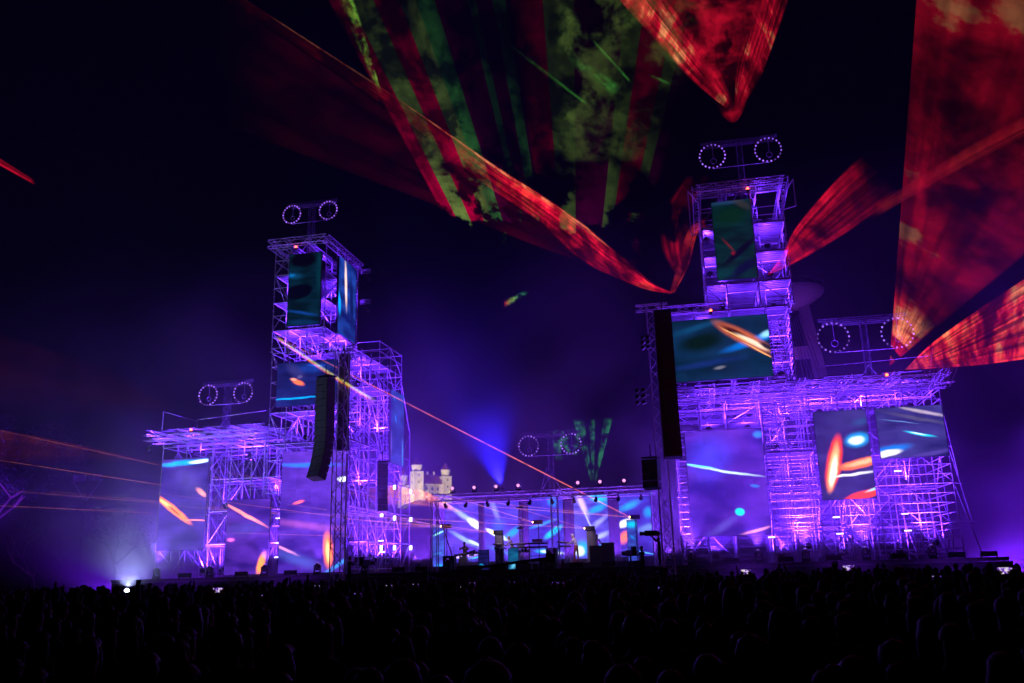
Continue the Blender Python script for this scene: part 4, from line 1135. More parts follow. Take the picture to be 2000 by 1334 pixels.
CROSS = dict(ell=(-.25, .03, 1.16), elr=(.25, .03, 1.16), wrl=(-.05, .17, 1.12), wrr=(.05, .18, 1.14), pml=(.03, .19, 1.13), pmr=(-.03, .2, 1.16))
LEAN = dict(h1=(.03, .02, 1.56), h2=(.05, .02, 1.63), h3=(.06, .015, 1.70), ns=(.035, .105, 1.60))
SKINC = principled('dimmed_skin', (0.16, 0.10, 0.075), 0.7)  # crowd skin colour darkened to stand for their shade
BODY = [body('person', {}, (SKINC, TOPD, JEAN), False), body('person', CROSS, (SKINC, TOPN, JEAN), False), body('person', dict(shl=(-.16, -.01, 1.38), shr=(.16, -.01, 1.38)), (SKINC, TOPB, JEAN), False), body('person', dict(shl=(-.2, -.01, 1.42), shr=(.2, -.01, 1.42), ell=(-.28, -.03, 1.15), elr=(.28, -.03, 1.15)), (SKINC, TOPG, JEAN), False)]
B_PH, B_PH2, B_ARM = body('person', PH, (SKIN, TOPD, JEAN)), body('person', PH2, (SKIN, TOPN, JEAN)), body('person', ARM, (SKIN, TOPD, JEAN))
HAIR = [hair_mesh('hair', HAIRD, s) for s in ('short', 'long', 'bun', 'short', 'cap', 'long', 'curly')]

# band
PLAY = dict(sp=(0, .04, 1.14), ch=(0, .12, 1.32), nk=(0, .19, 1.45), h1=(0, .24, 1.53), h2=(0, .26, 1.6), h3=(0, .26, 1.67), ns=(0, .34, 1.55), shl=(-.17, .12, 1.39), shr=(.17, .12, 1.39), ell=(-.22, .25, 1.18), elr=(.22, .25, 1.18), wrl=(-.15, .46, 1.14), wrr=(.15, .46, 1.14), pml=(-.14, .53, 1.13), pmr=(.14, .53, 1.13), knl=(-.1, .04, .5), knr=(.12, -.02, .5))
person('grey-haired keyboard player in pale shirt leaning over the keyboards', -12.0, 55.0, 2.45, R(78), body('person', PLAY, (SKIN, LTOP, GTR)), hair_mesh('hair', HAIRG, 'short', 0, .25, 1.61), 1.03)
person('standing player in white top and red trousers at the side keyboards', -7.95, 55.0, 2.45, R(70), body('person', dict(PLAY, knl=(-.14, .1, .5), anl=(-.16, .06, .08), tol=(-.17, .2, .035)), (SKIN, LTOP, REDT)), hair_mesh('hair', HAIRG, 'short', 0, .25, 1.61), 1.02)
SIT = dict(pel=(0, 0, .52), sp=(0, .02, .7), ch=(0, .05, .9), nk=(0, .07, 1.05), h1=(0, .1, 1.13), h2=(0, .11, 1.2), h3=(0, .1, 1.27), ns=(0, .19, 1.16), shl=(-.17, .05, .98), shr=(.17, .05, .98), ell=(-.3, .16, .82), elr=(.3, .16, .82), wrl=(-.2, .38, .86), wrr=(.22, .38, .95), pml=(-.18, .45, .88), pmr=(.2, .44, .98), hpl=(-.1, .02, .5), hpr=(.1, .02, .5), knl=(-.2, .4, .52), knr=(.2, .4, .52), anl=(-.2, .42, .1), anr=(.2, .42, .1), tol=(-.21, .55, .04), tor=(.21, .55, .04))
DRM = person('drummer in dark cap and shirt seated behind the drum kit', -15.27, 55.6, 2.62, R(176), body('person', SIT, (SKIN, TOPD, JEAN)), hair_mesh('hair', HAIRD, 'cap', 0, .1, 1.22), 1.0)
person('player in pale top half hidden by the tall dark boxes', -6.9, 56.6, 2.45, R(200), body('person', PLAY, (SKIN, LTOP, JEAN)), hair_mesh('hair', HAIRD, 'short', 0, .25, 1.61), 1.0)
# drum stool
r = thing('drum_stool', 'round stool under the drummer', 'stool', (-15.27, 55.6, 2.45)); MB().lathe([(0, .62), (.17, .62), (.18, .58), (.16, .55), (0, .55)], n=12).build('seat', BLACK, r)
for k in range(3):
    t = k * 2.1; MB().tube((0, 0, .54), (.22 * math.cos(t), .22 * math.sin(t), 0), .015).build('leg', DARKM, r)


def drum_kit(x, y, z):
    r = thing('drum_kit', 'electronic drum kit with cymbals before the drummer', 'drum kit', (x, y, z))
    PADM = principled('drum_pad', (0.1, 0.1, 0.12), 0.4); CYM = principled('cymbal_brass', (0.6, 0.42, 0.18), 0.25, 0.9)
    for k, (dx, dy, h, rr) in enumerate(((-.45, 0, .72, .16), (-.12, -.15, .78, .15), (.22, -.15, .78, .15), (.55, 0, .7, .18))):
        b = MB(); b.lathe([(0, h), (rr, h), (rr, h - .12), (0, h - .12)], (dx, dy, 0), 12); b.build('drum', PADM, r)
        b = MB(); b.tube((dx, dy, 0), (dx, dy, h - .1), .014); b.build('drum_stand', TRUSS, r)
    b = MB(); b.tube((0.05, -.3, .3), (0.05, .05, .3), .29, n=16); b.build('bass_drum', PADM, r)
    for dx, dy, h in ((-.8, .1, 1.15), (.85, .1, 1.2), (-.5, -.35, 1.3), (.55, -.35, 1.3)):
        b = MB(); b.lathe([(0, h + .02), (.06, h + .01), (.21, h - .015), (.06, h)], (dx, dy, 0), 14); b.build('cymbal', CYM, r)
        b = MB(); b.tube((dx, dy, 0), (dx, dy, h), .013)
        for q in range(3): b.tube((dx, dy, .3), (dx + .2 * math.cos(q * 2.1), dy + .2 * math.sin(q * 2.1), 0), .011)
        b.build('cymbal_stand', TRUSS, r)
    return r


drum_kit(-15.2, 54.9, 2.45)
KEYW, KEYB = principled('white_keys', (0.7, 0.7, 0.7), 0.35), principled('synth_case', (0.06, 0.06, 0.07), 0.4)


def keys(label, x, y, z, rz, tiers=2, L=1.2, laptop=False):
    r = thing('keyboard_stand', label, 'keyboard', (x, y, z), rz, None)
    b = MB()
    for s in (-1, 1):
        b.tube((s * L * .4, -.2, 0), (s * L * .4, .2, .95), .02); b.tube((s * L * .4, .2, 0), (s * L * .4, -.2, .95), .02); b.tube((s * L * .4, .1, .9), (s * L * .4, .22, 1.25), .018)
    b.tube((-L * .4, 0, .48), (L * .4, 0, .48), .018); b.build('stand', TRUSS, r)
    for k in range(tiers):
        M = Matrix.Translation((0, .12 * k, .96 + .24 * k)) @ Matrix.Rotation(R(8 * k), 4, 'X')
        b = MB(); b.box((-L / 2, -.17, 0), (L / 2, .17, .08), M); kb = b.build('synthesizer', KEYB, r)
        b = MB(); b.box((-L / 2 + .04, -.165, .081), (L / 2 - .04, -.03, .095), M); b.build('key_bed', KEYW, kb)
        b = MB()
        for q in range(10): b.box((-L / 2 + .08 + q * (L - .16) / 10, .02, .081), (-L / 2 + .12 + q * (L - .16) / 10, .06, .11), M)
        tag(b.build('knob_strip', TRUSS, kb), kind='stuff')
    if laptop:
        b = MB(); b.box((-.35, 0, 1.32), (.3, .3, 1.5)); b.build('rack_module', principled('pale_module', (.5, .5, .55), .5), r)
    return r


keys('two-tier keyboard stand in front of the grey-haired player', -12.75, 54.8, 2.45, R(80))
keys('two-tier keyboard stand behind the grey-haired player', -11.4, 54.7, 2.45, R(5), 2, 1.3)
keys('synthesizer stack with a pale module, in the middle of the main stage', -10.35, 54.8, 2.45, R(2), 2, 1.3, True)
keys('two-tier keyboard stand in front of the standing player', -8.65, 54.9, 2.45, R(75))
r = thing('light_pole', 'slim lattice pole with lamps beside the grey-haired player', 'mast', (at(1017, 1060, 56).x, 56, 2.45))
truss_mb((0, 0, 0), (0, 0, 3.6), wd=.16, step=.25, r=.02).build('pole', TRUSS, r)
for h in (1.1, 2.2, 3.5): MB().box((-.22, -.1, h), (.22, .1, h + .1)).build('lamp_bar', ALU, r)


for x, y, l in ((-14.3, 54.2, 'thin microphone stand between drum kit and keyboards'), (-9.6, 54.2, 'thin microphone stand beside the synthesizer stack'), (-7.2, 54.6, 'thin microphone stand beside the standing player')):
    r = thing('microphone_stand', l, 'microphone stand', (x, y, 2.45))
    b = MB(); b.tube((0, 0, 0), (0, 0, 1.35), .012); b.tube((0, 0, 1.35), (.35, -.05, 1.6), .01)
    for q in range(3): b.tube((0, 0, .12), (.28 * math.cos(q * 2.1), .28 * math.sin(q * 2.1), 0), .012)
    b.build('stand', TRUSS, r); MB().ball((.37, -.05, 1.61), .035).build('microphone', DARKM, r)
for x, l in ((-14.4, 'low percussion table with small instruments beside the drum kit'), (-11.1, 'low effects rack under the keyboard stand')):
    r = thing('gear_table', l, 'table', (x, 54.3, 2.45))
    MB().box((-.42, -.25, .7), (.42, .25, .75)).build('top', KEYB, r)
    for i in (-1, 1):
        for j in (-1, 1): MB().tube((i * .38, j * .2, 0), (i * .38, j * .2, .7), .015).build('leg', TRUSS, r)
    for k in range(4): MB().box((-.36 + k * .19, -.15, .751), (-.22 + k * .19, .1, .84 + .05 * (k % 3))).build('module', ALU if k % 2 else KEYB, r)
# camera crew
def camera_rig(label, x, y, z, h, rz):
    r = thing('broadcast_camera', label, 'video camera', (x, y, z), rz)
    b = MB()
    for q in range(3):
        t = q * 2.1 + .5; b.tube((0, 0, h - .25), (.45 * math.cos(t), .45 * math.sin(t), 0), .03)
    b.tube((0, 0, h - .3), (0, 0, h - .05), .05); b.build('tripod', BLACK, r)
    b = MB(); b.box((-.13, -.35, h - .05), (.13, .25, h + .25)); b.tube((0, .25, h + .1), (0, .62, h + .1), .1, .13, 10); bd = b.build('camera_body', BLACK, r)
    MB().box((-.1, -.4, h + .25), (.1, -.2, h + .42)).build('viewfinder', BLACK, bd)
    MB().tube((.1, -.35, h), (.2, -.8, h - .15), .018).build('pan_bar', BLACK, r)
    return r


def platform(label, x, y, w_, d_, h):
    r = thing('camera_platform', label, 'platform', (x, y, 0))
    MB().box((-w_ / 2, -d_ / 2, h - .08), (w_ / 2, d_ / 2, h)).build('deck', BLACK, r)
    for i in (-1, 1):
        for j in (-1, 1): MB().tube((i * (w_ / 2 - .06), j * (d_ / 2 - .06), 0), (i * (w_ / 2 - .06), j * (d_ / 2 - .06), h - .08), .03).build('leg', DARKM, r)
    MB().box((-w_ / 2, -d_ / 2 - .03, .1), (w_ / 2, -d_ / 2, h - .1)).build('skirt', CLOTH, r)
    return r


CAMP = dict(PH, pml=(-.1, .33, 1.5), pmr=(.1, .33, 1.5), wrl=(-.14, .27, 1.46), wrr=(.14, .27, 1.46), ell=(-.26, .1, 1.24), elr=(.26, .1, 1.24))
B_CAM = body('person', CAMP, (SKIN, TOPD, JEAN))
platform('black camera platform at the castle end of the stage front', -18.6, 45.6, 2.2, 1.6, 1.35)
person('seated-height camera operator in dark clothes on the castle-side platform', -18.95, 45.5, 1.35, R(-40), B_CAM, HAIR[0], .98)
camera_rig('broadcast camera on tripod beside the castle-side operator', -18.2, 45.9, 1.35, 1.25, R(-20))
platform('black camera platform at the bridge end of the stage front', -3.0, 45.6, 3.0, 1.8, 1.5)
person('camera operator in black standing tall on the bridge-end platform', -2.4, 45.7, 2.05, R(100), B_CAM, HAIR[0], 1.02)
r = thing('flight_case', 'black flight case under the standing camera operator', 'case', (-2.4, 45.7, 1.5)); MB().box((-.4, -.4, 0), (.4, .4, .55)).build('case', BLACK, r); MB().box((-.42, -.42, .26), (.42, .42, .3)).build('trim', DARKM, r)
r = thing('shoulder_camera', 'shoulder camera held by the standing bridge-end operator', 'video camera', (-2.78, 45.72, 3.62), R(100)); MB().box((-.12, -.3, 0), (.12, .3, .26)).build('camera_body', BLACK, r); MB().tube((0, .3, .12), (0, .55, .12), .08, .11, 10).build('lens', BLACK, r)
person('camera operator in black bent to a tripod on the bridge-end platform', -3.25, 45.4, 1.5, R(60), B_CAM, HAIR[4], .92)
camera_rig('broadcast camera on tripod at the bridge-end platform edge', -3.85, 45.6, 1.5, 1.2, R(40))
cr = thing('camera_crane', 'long black camera crane reaching across the stage front', 'camera crane', (-8.7, 46.5, 0))
b = MB(); b.tube((-6.2, 0, 2.02), (.4, .3, 2.68), .07, .09); b.build('boom', BLACK, cr)
b = MB(); b.box((-6.6, -.15, 1.7), (-6.15, .15, 2.05)); b.tube((-6.75, 0, 1.85), (-6.6, 0, 1.85), .08); b.build('camera_head', BLACK, cr)
b = MB(); b.tube((0, .25, 2.6), (0, .25, .1), .09)
for q in range(3): b.tube((0, .25, .9), (.6 * math.cos(q * 2.1), .25 + .6 * math.sin(q * 2.1), 0), .04)
b.build('pedestal', BLACK, cr)
b = MB(); b.box((.3, .15, 2.5), (.8, .5, 2.9)); b.build('counterweight', BLACK, cr)

# ------------------------------------------------------------------ crowd
FW = Vector((-math.sin(YAW), math.cos(YAW))); RW = Vector((math.cos(YAW), math.sin(YAW)))
spots = []
rnd = random.Random(5)
d = 4.6
row = 0
while d < 52:
    half = 0.64 * d + 1.2
    step = 0.62 if d < 14 else 0.8 if d < 26 else 0.85
    s = -half + rnd.uniform(0, step)
    while s < half:
        dd = d + rnd.uniform(-.3, .3); ss = s + rnd.uniform(-.16, .16)
        p = FW * dd + RW * ss
        if p.y < 44.3: spots.append((dd, ss, p.x, p.y))
        s += step * rnd.uniform(.85, 1.35)
    d += (0.8 if d < 16 else 1.05 if d < 28 else 1.3)
    row += 1


def near_pix(px, py_guess, dist):
    q = at(px, py_guess, dist)
    return q


special = []
# the few who stand out of the dark mass: pixel column, distance, kind
for px, dist, kind, lab in ((427, 15, 'ph2', 'spectator holding a phone high with both arms before the low wing'), (1083, 30, 'ph', 'spectator filming below the synthesizer stack'), (1350, 22, 'ph', 'spectator filming below the corner mast'), (1458, 18, 'ph2', 'spectator holding up a phone below the violet screen'), (1660, 16, 'ph2', 'spectator holding a large phone aloft below the orange-stroke screen'), (1628, 17, 'ph', 'spectator filming just beside the large phone'), (1965, 13, 'ph2', 'spectator with phone raised at the bridge-side edge of the crowd'), (110, 24, 'arm', 'spectator with one arm raised below the trees'), (560, 24, 'ph', 'spectator filming below the narrow column'), (605, 25, 'ph', 'spectator filming below the large castle-side screen'), (620, 29, 'ph', 'spectator filming beside the castle-side mast'), (655, 22, 'ph', 'spectator filming below the castle-side mast'), (520, 20, 'ph', 'spectator filming below the small pink-beam screen'), (480, 22, 'ph', 'spectator filming beside the small pink-beam screen'), (760, 26, 'ph', 'spectator filming below the lattice tower'), (812, 28, 'ph', 'spectator filming below the castle'), (922, 27, 'ph', 'spectator filming below the drum kit'), (906, 23, 'ph', 'spectator filming lower, below the drum kit'), (1095, 26, 'ph', 'spectator filming below the standing player'), (1292, 20, 'ph', 'spectator filming below the tall camera operator'), (1327, 24, 'ph', 'spectator filming below the flight case'), (1216, 18, 'ph', 'spectator filming below the bridge-end platform'), (1830, 22, 'ph', 'spectator filming below the outer wide screen'), (700, 19, 'ph', 'spectator filming below the castle-side camera'), (1000, 30, 'ph', 'spectator filming below the keyboard player'), (300, 24, 'ph', 'spectator filming beside the white torch')):
    special.append((px, dist, kind, lab))
keep = []
for sp in spots:
    ok = True
    if abs((sp[2] - at(248, 1156, sp[3]).x)) < .3 and sp[3] > 20: ok = False
    for px, dist, kind, lab in special:
        q = at(px, 1130, dist)
        if (q.x - sp[2]) ** 2 + (q.y - sp[3]) ** 2 < .5 ** 2: ok = False
    if ok: keep.append(sp)
spots = sorted(keep)
SH = 'dark silhouetted spectator standing in the packed crowd, seen from behind'
GRP = 'spectators in the packed crowd'
for i, (dd, ss, x, y) in enumerate(spots[:270]):
    person(SH, x, y, 0, rnd.uniform(-.35, .35), rnd.choice(BODY * 6 + [B_ARM]), rnd.choice(HAIR), rnd.triangular(.86, 1.10, .99) if dd > 7 else rnd.uniform(.88, 1.0), GRP)
for px, y, hgt, hk, lab in ((786, 4.05, 1.0, 0, 'large close head with smooth short hair, at the very bottom below the castle'), (950, 3.9, .985, 6, 'close spectator with tousled curly hair, below the drum kit'), (1218, 3.95, .99, 3, 'close spectator with a broad head, below the bridge-end platform'), (720, 4.5, .95, 1, 'close long-haired spectator half hidden beside the smooth short-haired head')):
    q = at(px, 1300, y)
    person(lab, q.x, q.y, 0, R(10), BODY[0], HAIR[hk], hgt)
# the rest of the crowd, too many to tell apart
lo = body('person', {}, (SKIN, TOPD, JEAN), False, 0)
lo2 = body('person', CROSS, (SKIN, TOPD, JEAN), False, 0)
lo3 = body('person', ARM, (SKIN, TOPD, JEAN), False, 0)
lo4 = body('person', PH2, (SKIN, TOPD, JEAN), False, 0)
b = MB()
lows = []
for q in (lo, lo2, lo3, lo4):
    lows.append(([v.co.copy() for v in q.vertices], [tuple(p.vertices) for p in q.polygons]))
for (dd, ss, x, y) in spots[270:]:
    vs, fs = lows[rnd.choice([0, 1] * 22 + [2, 3])]
    s = rnd.triangular(.86, 1.12, 1.0)
    M = Matrix.Translation((x, y, 0)) @ Matrix.Rotation(rnd.uniform(-.4, .4), 4, 'Z') @ Matrix.Scale(s, 4)
    b.add([M @ v for v in vs], fs, True)
    b.ball(M @ Vector((0, .0, 1.665)), .105 * s, 8, 6, (1, 1.08, 1.12))
    if rnd.random() < .35: b.ball(M @ Vector((0, -.05, 1.52)), .1 * s, 8, 5, (1.05, .7, 1.7))
tag(b.build('crowd', TOPD), label='dense dark mass of spectators filling the ground up to the stage', cat='crowd', kind='stuff')
# phone holders
phb = MB(); phb.box((-.078, -.005, -.038), (.078, .005, .038)); PHB = phb.mesh('case', BLACK)
phl = MB(); phl.box((-.073, -.0075, -.034), (.073, -.0055, .034)); PHL = phl.mesh('display', PHS)
for px, dist, kind, lab in special:
    q = at(px, 1130, dist)
    s = rnd.uniform(.95, 1.03)
    rz = math.atan2(q.x, -q.y) * 0 + math.atan2(-q.x, q.y)
    bm = {'ph': B_PH, 'ph2': B_PH2, 'arm': B_ARM}[kind]
    person(lab, q.x, q.y, 0, rz, bm, HAIR[rnd.randrange(4)], s)
    if kind == 'arm': continue
    hz_, hy_ = (1.70, .285) if kind == 'ph' else (1.985, .225)
    M = Matrix.Translation((q.x, q.y, 0)) @ Matrix.Rotation(rz, 4, 'Z') @ Matrix.Scale(s, 4) @ Matrix.Translation((0, hy_, hz_))
    ph = link('smartphone', None, None, M @ Matrix.Scale(1.25, 4))
    tag(ph, 'lit phone of the ' + lab.replace(' with both arms', ''), 'phone', 'lit phones above the crowd')
    link('case', PHB, ph, WM[ph.name]); link('display', PHL, ph, WM[ph.name])

# ------------------------------------------------------------------ white torch among the crowd
p = at(248, 1156, 43)
r = thing('torch_lamp', 'dazzling white lamp shining out of the crowd below the trees', 'lamp', (p.x, p.y, 0))
MB().tube((0, 0, 0), (0, 0, p.z - .15), .03).build('stand', BLACK, r)
MB().lathe([(0, -.15), (.1, -.15), (.16, 0), (.15, .02)], (0, 0, p.z), 10).build('housing', BLACK, r)
MB().ball((0, -.02, p.z + .05), .11).build('lens', emit('torch_white', (.9, .95, 1.0), 60), r)
ld = bpy.data.lights.new('lamp', 'SPOT'); ld.energy = 4500; ld.color = (.42, .48, 1.0); ld.spot_size = R(150); ld.spot_blend = 1.0; ld.shadow_soft_size = .1
link('lamp', ld, r, Matrix.Translation((p.x, p.y, p.z + .25)) @ Vector((.06, -.25, -1)).to_track_quat('Z', 'Y').to_matrix().to_4x4())

# ------------------------------------------------------------------ castle on its hill
cs = thing('castle', 'floodlit white castle with corner turrets and red roof on the dark hill', 'castle', (-115.8, 346.0, 29.6), R(43))
LW_, DW_, HW_ = 15.0, 15.0, 7.6         # two visible walls meet at the near corner
b = MB(); b.box((0, 0, -3), (LW_, DW_, HW_)); b.build('wall', PLASTER, cs)
b = MB(); b.box((-.2, -.2, HW_), (LW_ + .2, DW_ + .2, HW_ + .35)); b.build('cornice', PLASTER, cs)
b = MB()
e0, e1, zr = HW_ + .36, HW_ + 4.6, 3.6
b.add([(-.3, -.3, e0), (LW_ + .3, -.3, e0), (LW_ + .3, DW_ + .3, e0), (-.3, DW_ + .3, e0), (zr, zr, e1), (LW_ - zr, zr, e1), (LW_ - zr, DW_ - zr, e1), (zr, DW_ - zr, e1)], [(0, 1, 5, 4), (1, 2, 6, 5), (2, 3, 7, 6), (3, 0, 4, 7), (4, 5, 6, 7)])
rf = b.build('roof', ROOFT, cs)
for k in range(4):
    for ax in (0, 1):
        q = 3.6 + k * 2.9
        M = Matrix.Translation((q, .5, e0)) if ax == 0 else Matrix.Translation((.5, q, e0)) @ Matrix.Rotation(R(-90), 4, 'Z')
        b = MB(); b.box((-.45, -.1, 0), (.45, 1.2, .9), M); b.build('dormer', PLASTER, rf)
for k in (1, 2):
    MB().box((zr + 3 * k, zr - .4, e1 - .2), (zr + 3 * k + .7, zr + .3, e1 + 1.2)).build('chimney', PLASTER, rf)
WIN = principled('castle_window', (.03, .03, .04), .2)
for row, zz in enumerate((0.9, 3.0, 5.3)):
    for k in range(5):
        q = 2.6 + k * 2.5
        for ax in (0, 1):
            M = Matrix.Translation((q, 0, zz)) if ax == 0 else Matrix.Translation((0, q, zz)) @ Matrix.Rotation(R(-90), 4, 'Z')
            b = MB(); b.box((-.4, -.03, 0), (.4, .02, 1.2), M); wn = b.build('window', WIN, cs)
            b = MB(); b.box((-.42, -.08, -.12), (.42, -.031, -.01), M); b.build('sill', PLASTER, wn)


def turret(x, y, w_, h, sq=True):
    b = MB()
    b.box((x - w_, y - w_, -3), (x + w_, y + w_, h))
    tw = b.build('turret', PLASTER, cs)
    b = MB(); b.box((x - w_ - .15, y - w_ - .15, h), (x + w_ + .15, y + w_ + .15, h + .3)); b.build('cornice', PLASTER, tw)
    b = MB(); b.lathe([(w_ * .8, h + .3), (w_ * .95, h + 1.2), (w_ * 1.05, h + 2.6), (w_ * 1.12, h + 2.8), (w_ * 1.12, h + 3.0)], (x, y, 0), 14); b.build('drum', PLASTER, tw)
    b = MB(); b.lathe([(w_ * 1.15, h + 3.0), (w_ * .55, h + 4.6), (0.02, h + 6.4)], (x, y, 0), 14); b.build('spire', ROOFT, tw)
    for zz in (h - 1.8, h - 4.6):
        for M in (Matrix.Translation((x, y - w_, zz)), Matrix.Translation((x - w_, y, zz)) @ Matrix.Rotation(R(-90), 4, 'Z')):
            b = MB(); b.box((-.25, -.04, 0), (.25, .02, .9), M); b.build('window', WIN, tw)


turret(.9, .9, 2.1, 12.6)
turret(LW_ - .8, .9, 1.9, 11.0)
turret(.9, DW_ - .8, 1.8, 9.5)
for k, (x, y, tx, ty) in enumerate(((-131, 330, -121, 352), (-117.5, 327, -113, 350), (-98, 334, -108, 352))):
    fz = 26
    r = thing('floodlight', ('warm floodlight lighting the outer castle wall', 'warm floodlight below the castle corner turret', 'warm floodlight lighting the castle wall toward the stage')[k], 'floodlight', (x, y, fz))
    MB().box((-.4, -.2, 0), (.4, .2, .5)).build('housing', BLACK, r); MB().tube((0, 0, -8), (0, 0, 0), .08).build('post', DARKM, r)
    ld = bpy.data.lights.new('lamp', 'SPOT'); ld.energy = 30000; ld.color = (1.0, .79, .43); ld.spot_size = R(62); ld.spot_blend = .5; ld.shadow_soft_size = .4
    dv = Vector((tx, ty, 37)) - Vector((x, y, fz + .9))
    ld.use_shadow = True
    link('lamp', ld, r, Matrix.Translation((x, y, fz + .9)) @ (-dv).to_track_quat('Z', 'Y').to_matrix().to_4x4())

CASTLE_TREES = ((-108.5, 338.5, 7.5, 41, 'dark tree against the castle wall toward the stage'), (-103.5, 341, 8.5, 42, 'dark tree at the castle end above the gantry'), (-122, 337, 6, 43, 'low dark tree below the outer castle wall'))
# ------------------------------------------------------------------ bridge pylon with the saucer
YB = 270
pc = at(1546, 578, YB)
br = thing('bridge_pylon', 'concrete bridge pylon carrying a saucer restaurant, behind the tall bridge-side tower', 'bridge', (pc.x, YB, 0))
zc = pc.z
b = MB(); b.lathe([(0.2, -4.3), (3.0, -4.1), (6.0, -2.6), (9.0, -.4), (9.7, .6), (9.8, 1.3)], (0, 0, zc), 40); sau = b.build('saucer', CONC, br)
b = MB(); b.lathe([(9.4, 1.3), (9.5, 2.7)], (0, 0, zc), 40); b.build('window_band', principled('saucer_glass', (.04, .05, .08), .15), sau)
b = MB(); b.lathe([(9.9, 2.7), (9.9, 3.2), (7.0, 3.9), (.1, 4.3)], (0, 0, zc), 40); b.build('roof', CONC, sau)
for k in range(30):
    t = 2 * math.pi * k / 30
    MB().box((-.09, -.09, 1.3), (.09, .09, 2.7), Matrix.Translation((9.6 * math.cos(t), 9.6 * math.sin(t), zc)) @ Matrix.Rotation(t, 4, 'Z')).build('mullion', DARKM, sau)
for s in (-1, 1):
    b = MB()
    x0, x1 = (s * 2.9, s * 12.5)
    w0, w1 = 1.5, 2.6
    vs = []
    for (x, z, w_) in ((x0, zc - 2.5, w0), (x1, 0, w1)):
        vs += [(x - w_, -1.6, z), (x + w_, -1.6, z), (x + w_, 1.6, z), (x - w_, 1.6, z)]
    b.add(vs, [(0, 1, 5, 4), (1, 2, 6, 5), (2, 3, 7, 6), (3, 0, 4, 7), (0, 3, 2, 1), (4, 5, 6, 7)]); b.build('leg', CONC, br)
b = MB(); b.box((-6, -1.4, zc - 20), (6, 1.4, zc - 16.5)); b.build('crossbeam', CONC, br)
b = MB(); b.add([(-2.0, -1.4, zc + 4), (2.2, -1.4, zc + 4), (2.2, 1.4, zc + 4), (-2.0, 1.4, zc + 4), (-1.0, -1.2, zc + 9), (1.6, -1.2, zc + 9), (1.6, 1.2, zc + 9), (-1.0, 1.2, zc + 9)], [(0, 1, 5, 4), (1, 2, 6, 5), (2, 3, 7, 6), (3, 0, 4, 7), (4, 5, 6, 7)]); b.build('crown_block', CONC, br)
for k in range(6):
    b = MB(); b.tube((-1.0 + .5 * k, -1.8, zc - 9 + .6 * k), (1.5 + 2.1 * k, -30, 8), .13); b.build('stay_cable', principled('stay_steel', (.3, .3, .34), .4, .6), br)
for k, (dx, dy, dz, tx, tz, pw) in enumerate(((4, -16, -34, 0, -2, 4500), (-6, -14, -30, -3, 0, 4000), (14, -13, -38, 8, -20, 3500), (-14, -13, -38, -8, -20, 3500))):  # uplights and brackets added to tint the pylon violet
    b = MB(); b.box((dx - .5, dy - .4, zc + dz - .6), (dx + .5, dy + .4, zc + dz)); b.tube((dx, dy, zc + dz - .4), (dx * .9, -1.5, zc + dz - 3), .12); lb = b.build('added_lamp_bracket', DARKM, br)
    ld = bpy.data.lights.new('lamp', 'SPOT'); ld.energy = pw; ld.color = (.42, .05, 1.0) if k % 2 else (.30, .05, 1.0); ld.spot_size = R(70); ld.spot_blend = .6; ld.shadow_soft_size = .3
    p = Vector((pc.x + dx, YB + dy, zc + dz + .6)); dv = Vector((pc.x + tx, YB, zc + tz)) - p
    link('lamp', ld, lb, Matrix.Translation(p) @ (-dv).to_track_quat('Z', 'Y').to_matrix().to_4x4())


# ------------------------------------------------------------------ trees, light mast
def tree(label, x, y, h, crown_r, seed, leaves=2600, bare=False, lsize=1.0):
    rn = random.Random(seed)
    r = thing('tree', label, 'tree', (x, y, 0), rn.uniform(0, 6))
    b = MB()
    tips = []

    def grow(p, d_, L, rad, lev):
        q = p
        for s_ in range(3):
            d_ = (d_ + Vector((rn.uniform(-.22, .22), rn.uniform(-.22, .22), rn.uniform(-.05, .16)))).normalized()
            n_ = q + d_ * (L / 3)
            b.tube(q, n_, rad * (1 - .22 * s_), rad * (1 - .22 * (s_ + 1)), 7 if lev < 2 else 5, cap=False)
            q = n_
        if lev >= 4:
            tips.append(q); return
        for k in range(3 if lev < 2 else 2 + (rn.random() < .4)):
            a = rn.uniform(0, 6.28); spread = rn.uniform(.45, .95)
            side = Vector((math.cos(a), math.sin(a), rn.uniform(-.1, .45)))
            grow(q, (d_ * (1 - spread * .5) + side * spread).normalized(), L * rn.uniform(.62, .8), rad * .52, lev + 1)
            if lev >= 2: tips.append(q)
    grow(Vector((0, 0, 0)), Vector((0, 0, 1)), h * .30, h * .024, 0)
    b.build('trunk', BARK, r)
    if not bare:
        c = MB()
        for k in range(leaves):
            t_ = rn.choice(tips)
            p = t_ + Vector((rn.gauss(0, .55), rn.gauss(0, .55), rn.gauss(0, .45)))
            u_ = Vector((rn.uniform(-1, 1), rn.uniform(-1, 1), rn.uniform(-1, 1))).normalized(); v_ = u_.orthogonal().normalized()
            s_ = rn.uniform(.11, .22) * lsize
            c.add([p - u_ * s_, p + v_ * s_ * .55, p + u_ * s_, p - v_ * s_ * .55], [(0, 1, 2, 3)])
        c.build('crown', LEAF, r)
    return r


